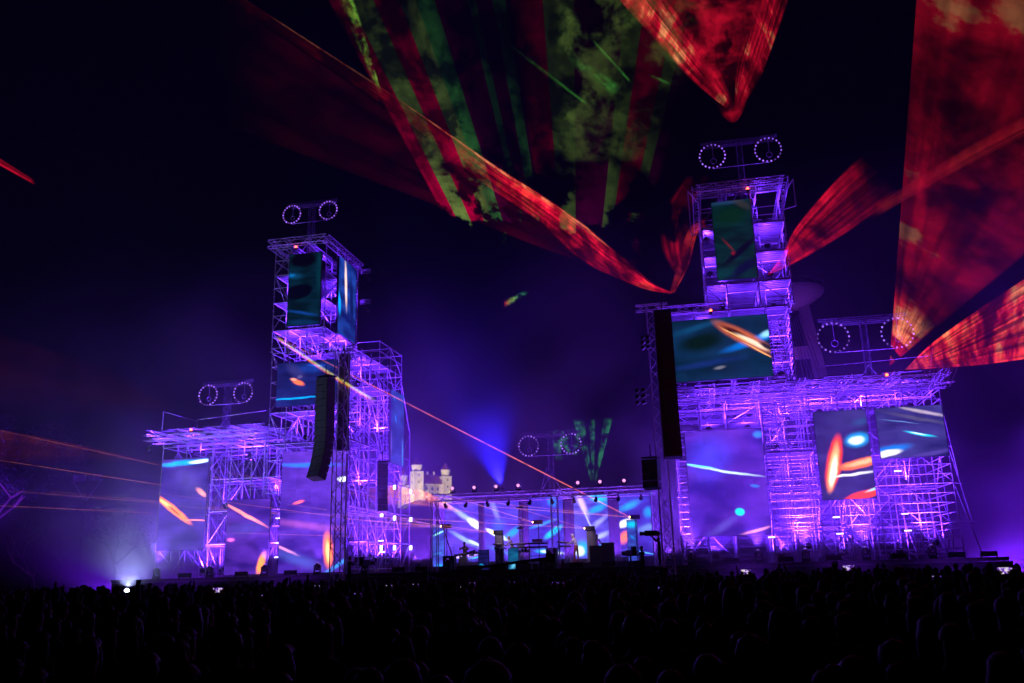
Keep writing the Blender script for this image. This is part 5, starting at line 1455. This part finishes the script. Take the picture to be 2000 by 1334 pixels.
q = at(-100, 1120, 66); tree('tall leafy tree at the edge of the field, touched by purple light', q.x, q.y, 20.5, 5, 3, 11000, lsize=1.5)
q = at(118, 1120, 84); tree('distant thin tree just behind the field floodlight mast', q.x, q.y, 14, 4, 21, 2600)
q = at(232, 1120, 96); tree('small distant tree between the floodlight mast and the low wing', q.x, q.y, 13, 4, 33, 2400)
q = at(78, 1120, 63); tree('bare crooked tree with pale limbs in front of the tall leafy tree', q.x, q.y, 9, 3, 5, 0, True)
for (x, y, h, sd, l) in CASTLE_TREES:
    tr_ = tree(l, x, y, h, 2, sd, 900)
    tr_.location.z = 24.5
q = at(150, 1150, 75)
r = thing('floodlight_mast', 'unlit floodlight mast with a V-braced crossarm beside the trees', 'mast', (q.x, q.y, 0))
MB().tube((0, 0, 0), (0, 0, 11.7), .13, .08, 8).build('pole', DARKM, r)
b = MB(); b.tube((-1.8, 0, 11.6), (1.8, 0, 11.6), .06); b.tube((-1.6, 0, 11.6), (0, 0, 9.6), .05); b.tube((1.6, 0, 11.6), (0, 0, 9.6), .05); b.build('crossarm', TRUSS, r)
for k in (-1.2, -.5, .5, 1.2):
    MB().box((k - .28, -.2, 11.7), (k + .28, .2, 12.15)).build('lamp_head', TRUSS, r)


# ------------------------------------------------------------------ laser light, painted as glowing see-through sheets
def ramp(t, src, pts, const=False):
    n_ = t.nodes.new('ShaderNodeValToRGB')
    e = n_.color_ramp.elements
    n_.color_ramp.interpolation = 'CONSTANT' if const else 'EASE'
    while len(e) < len(pts): e.new(0.5)
    for k, (p, c) in enumerate(pts):
        e[k].position = p
        e[k].color = (c, c, c, 1) if isinstance(c, (int, float)) else (*c, 1)
    t.links.new(src, n_.inputs[0])
    return n_.outputs[0]


def math2(t, op, a, b_):
    n_ = t.nodes.new('ShaderNodeMath'); n_.operation = op
    for k, v in enumerate((a, b_)):
        if isinstance(v, (int, float)): n_.inputs[k].default_value = v
        else: t.links.new(v, n_.inputs[k])
    return n_.outputs[0]


def laser_mat(name, strength, hue, across, along, streak=(30, 1.5), smoke=0.12, thr=(0.35, 0.65), stre=(0.3, 0.75), hue_on='noise', hue_const=False, seed=0.0, floor=0.0, warp=0.0, sfl=0.18):
    """a sheet of laser light in smoke: transparent, its glow, falloff and smoke pattern painted into the emission"""
    mt = bpy.data.materials.new(name)
    mt.use_nodes = True
    t = mt.node_tree
    t.nodes.clear()
    N, L = t.nodes.new, t.links.new
    out, ad, tr, em = N('ShaderNodeOutputMaterial'), N('ShaderNodeAddShader'), N('ShaderNodeBsdfTransparent'), N('ShaderNodeEmission')
    uv = N('ShaderNodeUVMap'); sx = N('ShaderNodeSeparateXYZ'); L(uv.outputs[0], sx.inputs[0])
    mp = N('ShaderNodeMapping'); mp.inputs['Scale'].default_value = (streak[0], streak[1], 1); mp.inputs['Location'].default_value = (seed, seed * .7, seed); L(uv.outputs[0], mp.inputs[0])
    n1 = N('ShaderNodeTexNoise'); n1.inputs['Scale'].default_value = 1.0; n1.inputs['Detail'].default_value = 8; n1.inputs['Distortion'].default_value = 0.25; L(mp.outputs[0], n1.inputs['Vector'])
    tc = N('ShaderNodeTexCoord'); m2 = N('ShaderNodeMapping'); m2.inputs['Location'].default_value = (seed * 3, seed, -seed); L(tc.outputs['Object'], m2.inputs[0])
    n2 = N('ShaderNodeTexNoise'); n2.inputs['Scale'].default_value = smoke; n2.inputs['Detail'].default_value = 6; n2.inputs['Roughness'].default_value = 0.6; n2.inputs['Distortion'].default_value = 0.2; L(m2.outputs[0], n2.inputs['Vector'])

    def mr(src, a, c, fl=None):
        q = N('ShaderNodeMapRange'); q.interpolation_type = 'SMOOTHSTEP'; q.inputs['From Min'].default_value = a; q.inputs['From Max'].default_value = c; q.inputs['To Min'].default_value = floor if fl is None else fl; L(src, q.inputs['Value']); return q.outputs[0]
    n3 = N('ShaderNodeTexNoise'); n3.inputs['Scale'].default_value = smoke * 3; n3.inputs['Detail'].default_value = 5; n3.inputs['Roughness'].default_value = 0.65; L(m2.outputs[0], n3.inputs['Vector'])
    f = math2(t, 'MULTIPLY', mr(n1.outputs['Fac'], *stre, sfl), mr(n2.outputs['Fac'], *thr))
    f = math2(t, 'MULTIPLY', f, mr(n3.outputs['Fac'], .32, .66, .55))
    f = math2(t, 'MULTIPLY', f, ramp(t, sx.outputs[0], across))
    lv = sx.outputs[1]
    if warp: lv = math2(t, 'ADD', lv, math2(t, 'MULTIPLY', math2(t, 'SUBTRACT', n2.outputs['Fac'], .5), warp * 2))
    f = math2(t, 'MULTIPLY', f, ramp(t, lv, along))
    f = math2(t, 'MULTIPLY', f, strength)
    if hue_on == 'noise':
        h = ramp(t, n2.outputs['Fac'], hue)
    else:
        h = ramp(t, sx.outputs[0 if hue_on == 'x' else 1], hue, hue_const)
    L(h, em.inputs[0]); L(f, em.inputs[1]); L(tr.outputs[0], ad.inputs[0]); L(em.outputs[0], ad.inputs[1]); L(ad.outputs[0], out.inputs[0])
    mt.cycles.emission_sampling = 'NONE'
    return mt


def catmull(P, t):
    n_ = len(P) - 1
    if n_ == 1: return P[0].lerp(P[1], t)
    x = min(max(t * n_, 0), n_ - 1e-6); i = int(x); f = x - i
    a, b_, c, d_ = P[max(i - 1, 0)], P[i], P[i + 1], P[min(i + 2, n_)]
    return 0.5 * ((2 * b_) + (c - a) * f + (2 * a - 5 * b_ + 4 * c - d_) * f * f + (3 * b_ - 3 * c + d_ - a) * f * f * f)


def sheet(label, A, B, mat, nu=16, nv=60, bulge=None, group=None, name='laser_sheet'):
    """a swept sheet of laser light between two edge curves A and B; V runs along them from the projector"""
    vs, uvs = [], []
    for j in range(nv + 1):
        v = j / nv
        a, c = catmull(A, v), catmull(B, v)
        for i in range(nu + 1):
            u = i / nu
            p = a.lerp(c, u)
            if bulge is not None: p = p + bulge(u, v)
            vs.append(p); uvs.append((u, v))
    o = vs[0].copy()
    me = bpy.data.meshes.new(name)
    fs = [(j * (nu + 1) + i, j * (nu + 1) + i + 1, (j + 1) * (nu + 1) + i + 1, (j + 1) * (nu + 1) + i) for j in range(nv) for i in range(nu)]
    me.from_pydata([p - o for p in vs], [], fs)
    ul = me.uv_layers.new(name='UVMap')
    for lp in me.loops: ul.data[lp.index].uv = uvs[lp.vertex_index]
    for p in me.polygons: p.use_smooth = True
    me.materials.append(mat)
    ob = link(name, me, None, Matrix.Translation(o))
    return tag(ob, label, 'laser beam', group)


RED, ROR, TAN = (1.0, .008, .04), (1.0, .045, .035), (1.0, .30, .12)
# A: wide red fan rising from the roof end of the bridge-side wing, out over the crowd
PA = at(1737, 716, 50)
EA, EB = PA + (at(1796, -80, 24) - PA) * 1.7, PA + (at(2120, 405, 30) - PA) * 1.7
sheet('broad red laser fan rising from the bridge-side wing roof toward the upper corner', [PA, PA.lerp(EA, .5), EA], [PA, PA.lerp(EB, .5), EB],
      laser_mat('laser_a', 2.0, [(.42, RED), (.6, RED), (.68, TAN)], [(0, .7), (.03, .7), (.25, .7), (.75, .7), (.97, .5), (1, 0)], [(0, 0), (.018, .7), (.047, .7), (.053, 0), (.08, 0), (.088, 1), (.16, .7), (.235, .16), (.32, .26), (.45, .22), (.7, .15), (1, .0)], (6, 5), .24, (.38, .68), (.30, .66), seed=2.1, floor=.07), 30, 80)
sheet('bright tan heart of the red laser fan just above the bridge-side ring frame',
      [PA.lerp(at(1796, -80, 24), .14), PA.lerp(at(1796, -80, 24), .34)], [PA.lerp(at(2120, 405, 30), .16), PA.lerp(at(2120, 405, 30), .36)],
      laser_mat('laser_a2', 1.5, [(.36, RED), (.47, ROR), (.54, TAN)], [(0, .5), (.08, .6), (.2, 1), (.7, .9), (.9, .4), (1, 0)], [(0, .6), (.05, 1), (.5, .8), (1, 0)], (16, 1.2), .34, (.3, .6), (.3, .62), seed=3.7, floor=.12), 20, 20)
# B: second, flatter fan
PB = at(1768, 722, 50)
sheet('flat orange-red laser fan at the picture edge above the bridge-side wing end',
      [PB, at(1840, 655, 44), at(2080, 492, 34)], [PB, at(1900, 714, 42), at(2080, 690, 32)],
      laser_mat('laser_b', 3.2, [(.35, RED), (.5, RED), (.58, ROR), (.7, TAN)], [(0, .9), (.05, 1), (.12, .5), (.6, .5), (.92, .6), (1, .9)], [(0, .8), (.15, .8), (.3, .9), (1, .8)], (22, 2.4), .5, (.40, .66), (.34, .66), seed=5.2, floor=.07), 24, 50)
# C: red fan from the middle of the bridge-side tower
PC = at(1500, 537, 50.5)
sheet('short red laser wedge flaring from the bridge-side tower beside its top storey',
      [PC, at(1530, 492, 48), at(1550, 450, 46), at(1590, 398, 44), at(1640, 343, 42), at(1684, 302, 40)], [PC, at(1552, 514, 48), at(1600, 488, 46), at(1650, 458, 44), at(1705, 420, 42), at(1765, 378, 40)],
      laser_mat('laser_c', 2.0, [(.3, RED), (.66, RED), (.8, ROR)], [(0, 0), (.03, 1), (.22, .8), (.5, .32), (.78, .2), (.90, .5), (.97, .4), (1, 0)], [(0, 1), (.38, .95), (.62, .5), (.82, .18), (1, 0)], (14, 1.6), .5, (.36, .66), (.32, .66), seed=1.3, floor=.08), 30, 60)
sheet('dim red laser band running on from the wedge across the upper corner',
      [at(1690, 412, 42), at(1850, 308, 36), at(2060, 190, 30)], [at(1700, 432, 42), at(1850, 345, 36), at(2060, 235, 30)],
      laser_mat('laser_c2', .22, [(.3, RED), (.7, ROR)], [(0, 0), (.3, .7), (.6, 1), (.9, .7), (1, 0)], [(0, 0), (.2, .7), (1, 1)], (6, 1.2), .4, (.3, .65), (.25, .6), seed=2.7, floor=.3), 10, 24)
# D: red cone opening over the bridge-side tower: its two edges and the painted glow between
sheet('broad streaked edge of the red laser cone over the bridge-side tower, castle side',
      [at(1425, 217, 40), at(1350, 157, 37), at(1268, 66, 33), at(1180, -30, 29)], [at(1433, 200, 40), at(1402, 128, 38), at(1352, 52, 35), at(1300, -30, 32)],
      laser_mat('laser_d', 1.05, [(.40, RED), (.56, RED), (.66, TAN)], [(0, 0), (.06, .8), (.35, 1), (.7, .8), (.9, .35), (1, 0)], [(0, .3), (.15, .7), (.6, 1), (1, .9)], (14, 1.6), .5, (.38, .66), (.34, .66), seed=7.7, floor=.06), 24, 50)
sheet('broad streaked edge of the red laser cone over the bridge-side tower, outer side',
      [at(1443, 217, 40), at(1480, 163, 37), at(1513, 82, 33), at(1550, -30, 29)], [at(1434, 200, 40), at(1438, 128, 38), at(1458, 52, 35), at(1474, -30, 32)],
      laser_mat('laser_d1', .9, [(.42, RED), (.57, RED), (.68, TAN)], [(0, 0), (.06, .6), (.35, 1), (.7, .8), (.9, .3), (1, 0)], [(0, .3), (.15, .7), (.6, 1), (1, .9)], (14, 1.6), .5, (.38, .66), (.34, .66), seed=5.9, floor=.06), 24, 50)
sheet('dim red veil of painted glow hanging inside the laser cone', [at(1400, 212, 42), at(1330, 90, 42), at(1260, -40, 42)], [at(1455, 212, 42), at(1495, 90, 42), at(1535, -40, 42)],
      laser_mat('laser_d2', .55, [(.3, RED), (.7, RED)], [(0, 0), (.25, .8), (.5, 1), (.75, .8), (1, 0)], [(0, .2), (.15, .9), (.5, 1), (1, .8)], (2.0, 4), .5, (.40, .66), (.3, .62), seed=3.9, floor=.03), 20, 20, bulge=lambda u, v: Vector((0, 0, -.8)) * math.sin(math.pi * u))
# E: rippling red ribbon from the castle-side sky down to the bridge-side tower, with a dim fan below it
topE = [at(1313, 571, 49), at(1275, 552, 48.6), at(1235, 519, 48), at(1195, 484, 47), at(1150, 445, 46), at(1100, 409, 45), at(1040, 369, 44), at(970, 324, 42), at(880, 262, 40), at(760, 180, 37), at(600, 76, 33), at(420, -40, 29)]
botE = [at(1309, 574, 49), at(1265, 566, 48.4), at(1218, 550, 47.6), at(1165, 528, 46.6), at(1112, 492, 45.6), at(1072, 452, 44.8), at(1020, 412, 43.6), at(950, 364, 41.8), at(860, 290, 39.8), at(745, 206, 36.8), at(590, 100, 32.8), at(412, -18, 28.8)]
sheet('long rippling red laser ribbon sweeping from the bridge-side tower across the upper sky', topE, botE,
      laser_mat('laser_e', 2.0, [(.40, RED), (.56, RED), (.64, ROR), (.74, TAN)], [(0, 0), (.08, .9), (.3, 1), (.6, .65), (.9, .4), (1, 0)], [(0, .9), (.15, .9), (.3, .8), (.45, 1), (.57, .75), (.66, .26), (.78, .09), (1, .02)], (9, 4.0), .55, (.36, .66), (.34, .66), seed=4.4, floor=.09), 24, 130,
      bulge=lambda u, v: Vector((0, 1.0, .22)) * math.sin(u * 6 + v * 22) * min(1, v * 4) * (1 - v))
sheet('dim maroon laser fan spread below the rippling red ribbon', botE[4:], [at(1120, 506, 46), at(1040, 478, 45.4), at(960, 446, 45), at(880, 415, 44), at(800, 382, 43), at(700, 345, 42), at(580, 300, 41), at(430, 240, 39)],
      laser_mat('laser_e4', .065, [(.3, (.8, 0, .12)), (.7, (1, 0, .06))], [(0, .9), (.2, .6), (.6, .5), (.9, .6), (.97, .5), (1, 0)], [(0, .6), (.25, 1), (.5, .9), (.8, .5), (1, 0)], (5, 1.5), .3, (.25, .65), (.25, .65), seed=14.4, floor=.22), 20, 60)
sheet('thin bright tan crest on the rippling red laser ribbon', topE[3:], [p + Vector((0, -.3, -w_)) for p, w_ in zip(topE[3:], (.3, .45, .5, .45, .38, .3, .26, .24, .2))],
      laser_mat('laser_e2', 1.6, [(.40, ROR), (.56, TAN)], [(0, .0), (.4, 1), (.7, .6), (1, 0)], [(0, 0), (.12, .6), (.25, .9), (.42, 1), (.55, .8), (.68, .3), (.85, .1), (1, .0)], (3, 7.0), .7, (.36, .62), (.34, .6), seed=6.1, floor=.10), 10, 110)
sheet('wispy red painted glow trail rising to the bridge-side tower', [at(1307, 573, 49), at(1320, 522, 49.3), at(1333, 472, 49.8), at(1349, 440, 50.3), at(1376, 425, 51)], [at(1318, 571, 49), at(1346, 520, 49.5), at(1358, 474, 50), at(1366, 452, 50.5), at(1379, 446, 51)],
      laser_mat('laser_e3', .7, [(.3, RED), (.7, ROR)], [(0, 0), (.15, .5), (.5, .8), (.85, .9), (1, .0)], [(0, .9), (.2, .7), (.5, .8), (.8, .9), (1, .9)], (6, 2.4), .7, (.36, .64), (.34, .64), seed=9.4, floor=.1), 16, 40)
sheet('loose red painted glow filaments left hanging beside the bridge-side top storey'.replace('left ', ''), [at(1330, 560, 49.4), at(1290, 480, 49.6), at(1300, 400, 50), at(1345, 330, 50.4)], [at(1342, 535, 49.4), at(1345, 480, 49.8), at(1362, 400, 50.2), at(1395, 340, 50.6)],
      laser_mat('laser_e5', .42, [(.3, RED), (.8, RED)], [(0, 0), (.3, .8), (.7, .8), (1, 0)], [(0, 0), (.3, .9), (.6, .7), (1, 0)], (7, 2.2), .5, (.44, .64), (.42, .64), seed=19.4), 20, 40)
# F: striped green and red fan thrown overhead from behind the main stage
PF = at(1128, 905, 61)
DK, GR, OL, RD, PL_ = (.03, .004, .04), (.07, .36, .07), (.20, .34, .06), (.75, .0, .06), (.16, .0, .07)
FS = [(.0, RD), (.06, OL), (.13, RD), (.20, OL), (.25, GR), (.30, PL_), (.385, GR), (.41, PL_), (.45, GR), (.485, PL_), (.50, RD), (.58, OL), (.66, PL_), (.785, OL), (.83, RD), (.905, OL), (.94, PL_)]
sheet('green and red striped laser fan thrown overhead from behind the main stage', [PF, PF.lerp(at(590, -90, 34), .5), at(590, -90, 34)], [PF, PF.lerp(at(1430, -90, 34), .5), at(1430, -90, 34)],
      laser_mat('laser_f', .78, FS, [(0, .0), (.01, 1), (.26, 1), (.34, .45), (.5, .42), (.62, .40), (.8, .35), (.95, .2), (1, 0)], [(0, 0), (.59, 0), (.63, 1), (.69, .75), (.78, .32), (.94, .17), (1, .14)], (9, 4), .42, (.44, .66), (.30, .62), hue_on='x', hue_const=True, seed=.6, floor=.05, warp=.34), 60, 90)
sheet('ragged green painted glow edge along the outer stripe of the laser fan', [at(655, -10, 40), at(735, 180, 44)], [at(690, -10, 40), at(748, 186, 44)],
      laser_mat('laser_f2', .8, [(.3, (.10, .5, .05)), (.7, (.25, .5, .04))], [(0, 0), (.5, .6), (.85, 1), (1, 0)], [(0, .9), (.8, .8), (1, 0)], (2.5, 7), .9, (.44, .6), (.35, .6), seed=4.6), 10, 20)
sheet('cloudy green glow patch painted in the middle of the striped laser fan', [at(1075, -40, 39), at(1080, 150, 43), at(1095, 320, 46)], [at(1420, -40, 39), at(1340, 150, 43), at(1270, 320, 46)],
      laser_mat('laser_f3', .27, [(.40, (.10, .22, .05)), (.6, (.22, .36, .06))], [(0, 0), (.12, 1), (.45, .8), (.8, .6), (1, 0)], [(0, .3), (.3, 1), (.6, .8), (.9, .5), (1, 0)], (3, 2), .5, (.44, .64), (.2, .6), seed=12.3), 20, 20)
# green scraps of the same light in the smoke behind the middle ring frame
sheet('small green laser stripes in smoke behind the main stage ring frame', [at(1163, 945, 63), at(1197, 815, 64)], [at(1156, 945, 63), at(1118, 815, 64)],
      laser_mat('laser_g', .6, [(.3, (.02, .45, .18)), (.7, (.06, .6, .12))], [(0, .9), (.2, .9), (.24, 0), (.42, 0), (.46, .6), (.58, .6), (.62, 0), (.7, 0), (.74, .9), (1, .9)], [(0, 0), (.2, .8), (.9, 1), (1, 0)], (9, 5), 1.1, (.42, .6), (.36, .6), seed=8.2), 12, 12)
sheet('faint green laser scrap in smoke inside the middle ring frame', [at(1085, 905, 63), at(1070, 840, 64)], [at(1130, 890, 63), at(1135, 835, 64)],
      laser_mat('laser_g2', .6, [(.3, (.02, .5, .3)), (.7, (.1, .6, .2))], [(0, .0), (.2, .9), (.5, .9), (.7, 0), (.9, .6), (1, 0)], [(0, 0), (.2, .8), (.9, 1), (1, 0)], (6, 4), 2.0, (.45, .6), (.35, .6), seed=3.2), 12, 12)
sheet('lone green and red laser scrap in smoke high between the towers', [at(983, 606, 55), at(983, 586, 55)], [at(1036, 572, 55), at(1030, 564, 55)],
      laser_mat('laser_g3', .8, [(0, RED), (.35, (.3, .5, .1)), (.7, (.06, .6, .2))], [(0, 0), (.1, 1), (.7, .9), (1, 0)], [(0, 0), (.5, 1), (1, 0)], (5, 3), 1.8, (.40, .58), (.3, .6), hue_on='x', seed=1.2), 12, 6)
# green hard beams inside the stripes
for k, (a, c, w_) in enumerate((((985, 85, 38), (1148, 210, 42), 9), ((1140, 65, 38), (1230, 165, 42), 9), ((1265, 150, 41), (1308, 168, 42), 9), ((1100, 120, 42), (1200, 194, 42), 34))):
    A_, B_ = at(*a), at(*c); dw = at(a[0] + w_ * .5, a[1] - w_ * .8, a[2]) - A_; dw2 = at(c[0] + w_ * .5, c[1] - w_ * .8, c[2]) - B_
    sheet(('first', 'second', 'third', 'fourth')[k] + ' thin green laser streak crossing the striped fan', [A_, B_], [A_ + dw, B_ + dw2],
          laser_mat('laser_h', .42, [(.3, (.04, .55, .06)), (.7, (.16, .6, .08))], [(0, 0), (.5, 1), (1, 0)], [(0, 0), (.5, .7), (.85, 1), (1, 0)], (3, 3), .6, (.35, .6), (.3, .58), seed=k * 1.7, floor=.12), 8, 16)


# thin orange beams from the stage projectors
def beam_mat(name, col, s0):
    return laser_mat(name, s0, [(0, col), (1, col)], [(0, 1), (1, 1)], [(0, 1.0), (.35, .8), (.7, .5), (1, .15)], (1, 30), .5, (.1, .6), (.2, .6), floor=.3)


def beam(label, a, c, r0, mat, name='laser_ray'):
    a, c = Vector(a), Vector(c)
    b_ = MB(); b_.tube((0, 0, 0), c - a, r0, r0 * 1.3, 6, cap=False)
    me = b_.mesh(name, mat)
    ul = me.uv_layers.new(name='UVMap')
    L2 = (c - a).length_squared
    for lp in me.loops:
        ul.data[lp.index].uv = (0.5, me.vertices[lp.vertex_index].co.dot(c - a) / L2)
    return tag(link(name, me, None, Matrix.Translation(a)), label, 'laser beam', 'thin orange laser beams from the stage')


OB = (1.0, .30, .16)
bm1, bm2 = beam_mat('beam_bright', OB, .55), beam_mat('beam_dim', (1.0, .22, .12), .34)
beam('long orange laser beam rising from the teal panel past the castle-side tower', LASERS[4], at(545, 660, 47.5), .034, beam_mat('beam_long', (1.0, .16, .12), .75))
sheet('rainbow laser streak before the castle-side middle storey', [at(905, 862, 50), at(720, 772, 47.8), at(540, 656, 47)], [at(905, 866, 50), at(715, 779, 47.8), at(535, 660, 47)],
      laser_mat('laser_r', .9, [(0, (.9, .75, .1)), (.35, (.75, .8, .15)), (.6, (1, .3, .05)), (1, (.9, .05, .1))], [(0, .5), (.4, 1), (.7, 1), (1, .4)], [(0, 0), (.45, .0), (.52, 1), (.95, .9), (1, 0)], (3, 6), .8, (.2, .5), (.2, .5), hue_on='x', floor=.3), 8, 40)
TG = [(4, (700, 955, 52), bm2), (4, (900, 985, 53), bm1), (3, (560, 1000, 48.5), bm1), (3, (930, 968, 53), bm2), (2, (330, 905, 48), bm2), (2, (860, 962, 52), bm1), (1, (100, 960, 50), bm2), (1, (560, 985, 48.5), bm1), (1, (840, 940, 56), bm2), (0, (-40, 832, 50), bm2), (0, (300, 985, 48), bm1), (0, (640, 1030, 48.6), bm2), (0, (-60, 952, 52), bm2)]
LBL = ['flat orange laser line to the castle-side tower from the teal panel', 'short orange laser line from the teal panel', 'orange laser line from the column beside the standing player to the low wing', 'short upward laser line beside the standing player', 'faint laser line from the synthesizer stack past the low wing', 'orange laser line from the synthesizer stack toward the castle', 'faint long laser line from the keyboard column to the trees', 'orange laser line from the keyboard column across the large screen', 'laser line from the keyboard column toward the castle foot', 'long laser line from the castle end of the stage over the trees', 'orange laser line from the castle end of the stage to the low wing', 'low laser line from the castle end of the stage', 'lowest long laser line from the castle end of the stage to the trees']
for (s_, tgt, mt_), l in zip(TG, LBL):
    beam(l, LASERS[s_], at(*tgt), .016, mt_)
for a_, c_, l in (((300, 1002, 48.4), (-60, 985, 50), 'low orange laser line passing behind the floodlight mast'), ((320, 948, 48.4), (-60, 890, 50), 'middle orange laser line crossing the trees'), ((680, 1012, 48.6), (300, 962, 48.2), 'orange laser line across the tall flame screen'), ((700, 1048, 48.8), (420, 1040, 48.4), 'low orange laser line across the small pink-beam screen')):
    beam(l, at(*a_), at(*c_), .014, bm2)
# flat orange fans
for k, (s_, a, c, st_, l) in enumerate(((1, (845, 975, 52.5), (850, 1040, 52.5), .5, 'small orange laser fan left of the keyboard column'), (0, (600, 968, 49.4), (600, 1055, 49.3), .30, 'dim orange laser fan crossing the large castle-side screen'), (4, (1060, 930, 52), (1050, 1000, 52), .22, 'dim orange laser fan above the standing player'), (3, (1010, 990, 52.5), (1000, 1022, 52.5), .45, 'small orange laser fan beside the standing player'))):
    p = LASERS[s_]
    sheet(l.replace('left of', 'beside'), [p, at(*a)], [p, at(*c)], laser_mat('laser_o', st_, [(.3, (1, .2, .1)), (.7, (1, .35, .15))], [(0, .9), (.1, .4), (.5, .25), (.9, .4), (1, .9)], [(0, 1), (.5, .5), (1, .0)], (8, 1.5), .6, (.2, .6), (.3, .6), seed=k), 12, 20)
sheet('amber laser fan grazing the hillside under the castle', [at(905, 1003, 57), at(820, 957, 59), at(715, 950, 62)], [at(905, 1003, 57), at(820, 990, 59), at(715, 990, 62)],
      laser_mat('laser_amber', 1.9, [(.35, (1, .12, .01)), (.65, (1, .33, .02))], [(0, .9), (.08, .9), (.4, .7), (.8, .4), (1, 0)], [(0, .5), (.3, .9), (.7, 1), (1, .2)], (6, 3), .8, (.25, .6), (.2, .6), seed=2.6, floor=.25), 16, 24)
# faint red streaks on the castle side of the sky
sheet('short red laser streak at the picture edge high over the trees', [at(70, 362, 40), at(-60, 290, 38)], [at(68, 352, 40), at(-60, 270, 38)], laser_mat('laser_s', .8, [(0, RED), (1, RED)], [(0, .9), (.25, 1), (.5, .25), (.8, .4), (1, 0)], [(0, 0), (.1, .8), (1, 1)], (4, 2), .3, (.1, .5), (.2, .6), floor=.2), 8, 10)
sheet('dim dark-red laser fan over the low wing roof', [at(345, 790, 48), at(180, 715, 46), at(-40, 640, 44)], [at(345, 800, 48), at(180, 810, 46), at(-40, 800, 44)], laser_mat('laser_t', .022, [(.3, (1, .08, .02)), (.7, (1, .12, .03))], [(0, .5), (.25, .7), (.5, 1), (.8, .5), (1, 0)], [(0, 0), (.2, .8), (1, .5)], (6, 1), .2, (.2, .6), (.2, .6), floor=.2), 12, 16)
sheet('dim red laser veil rising over the trees', [at(310, 903, 50), at(150, 868, 50), at(-40, 832, 50)], [at(310, 906, 50), at(150, 905, 50), at(-40, 930, 50)], laser_mat('laser_u', .06, [(.3, (1, .05, .03)), (.7, (1, .1, .04))], [(0, 1), (.3, .6), (1, 0)], [(0, .3), (.4, .8), (1, 1)], (6, 1), .3, (.2, .6), (.2, .6), floor=.2), 12, 16)
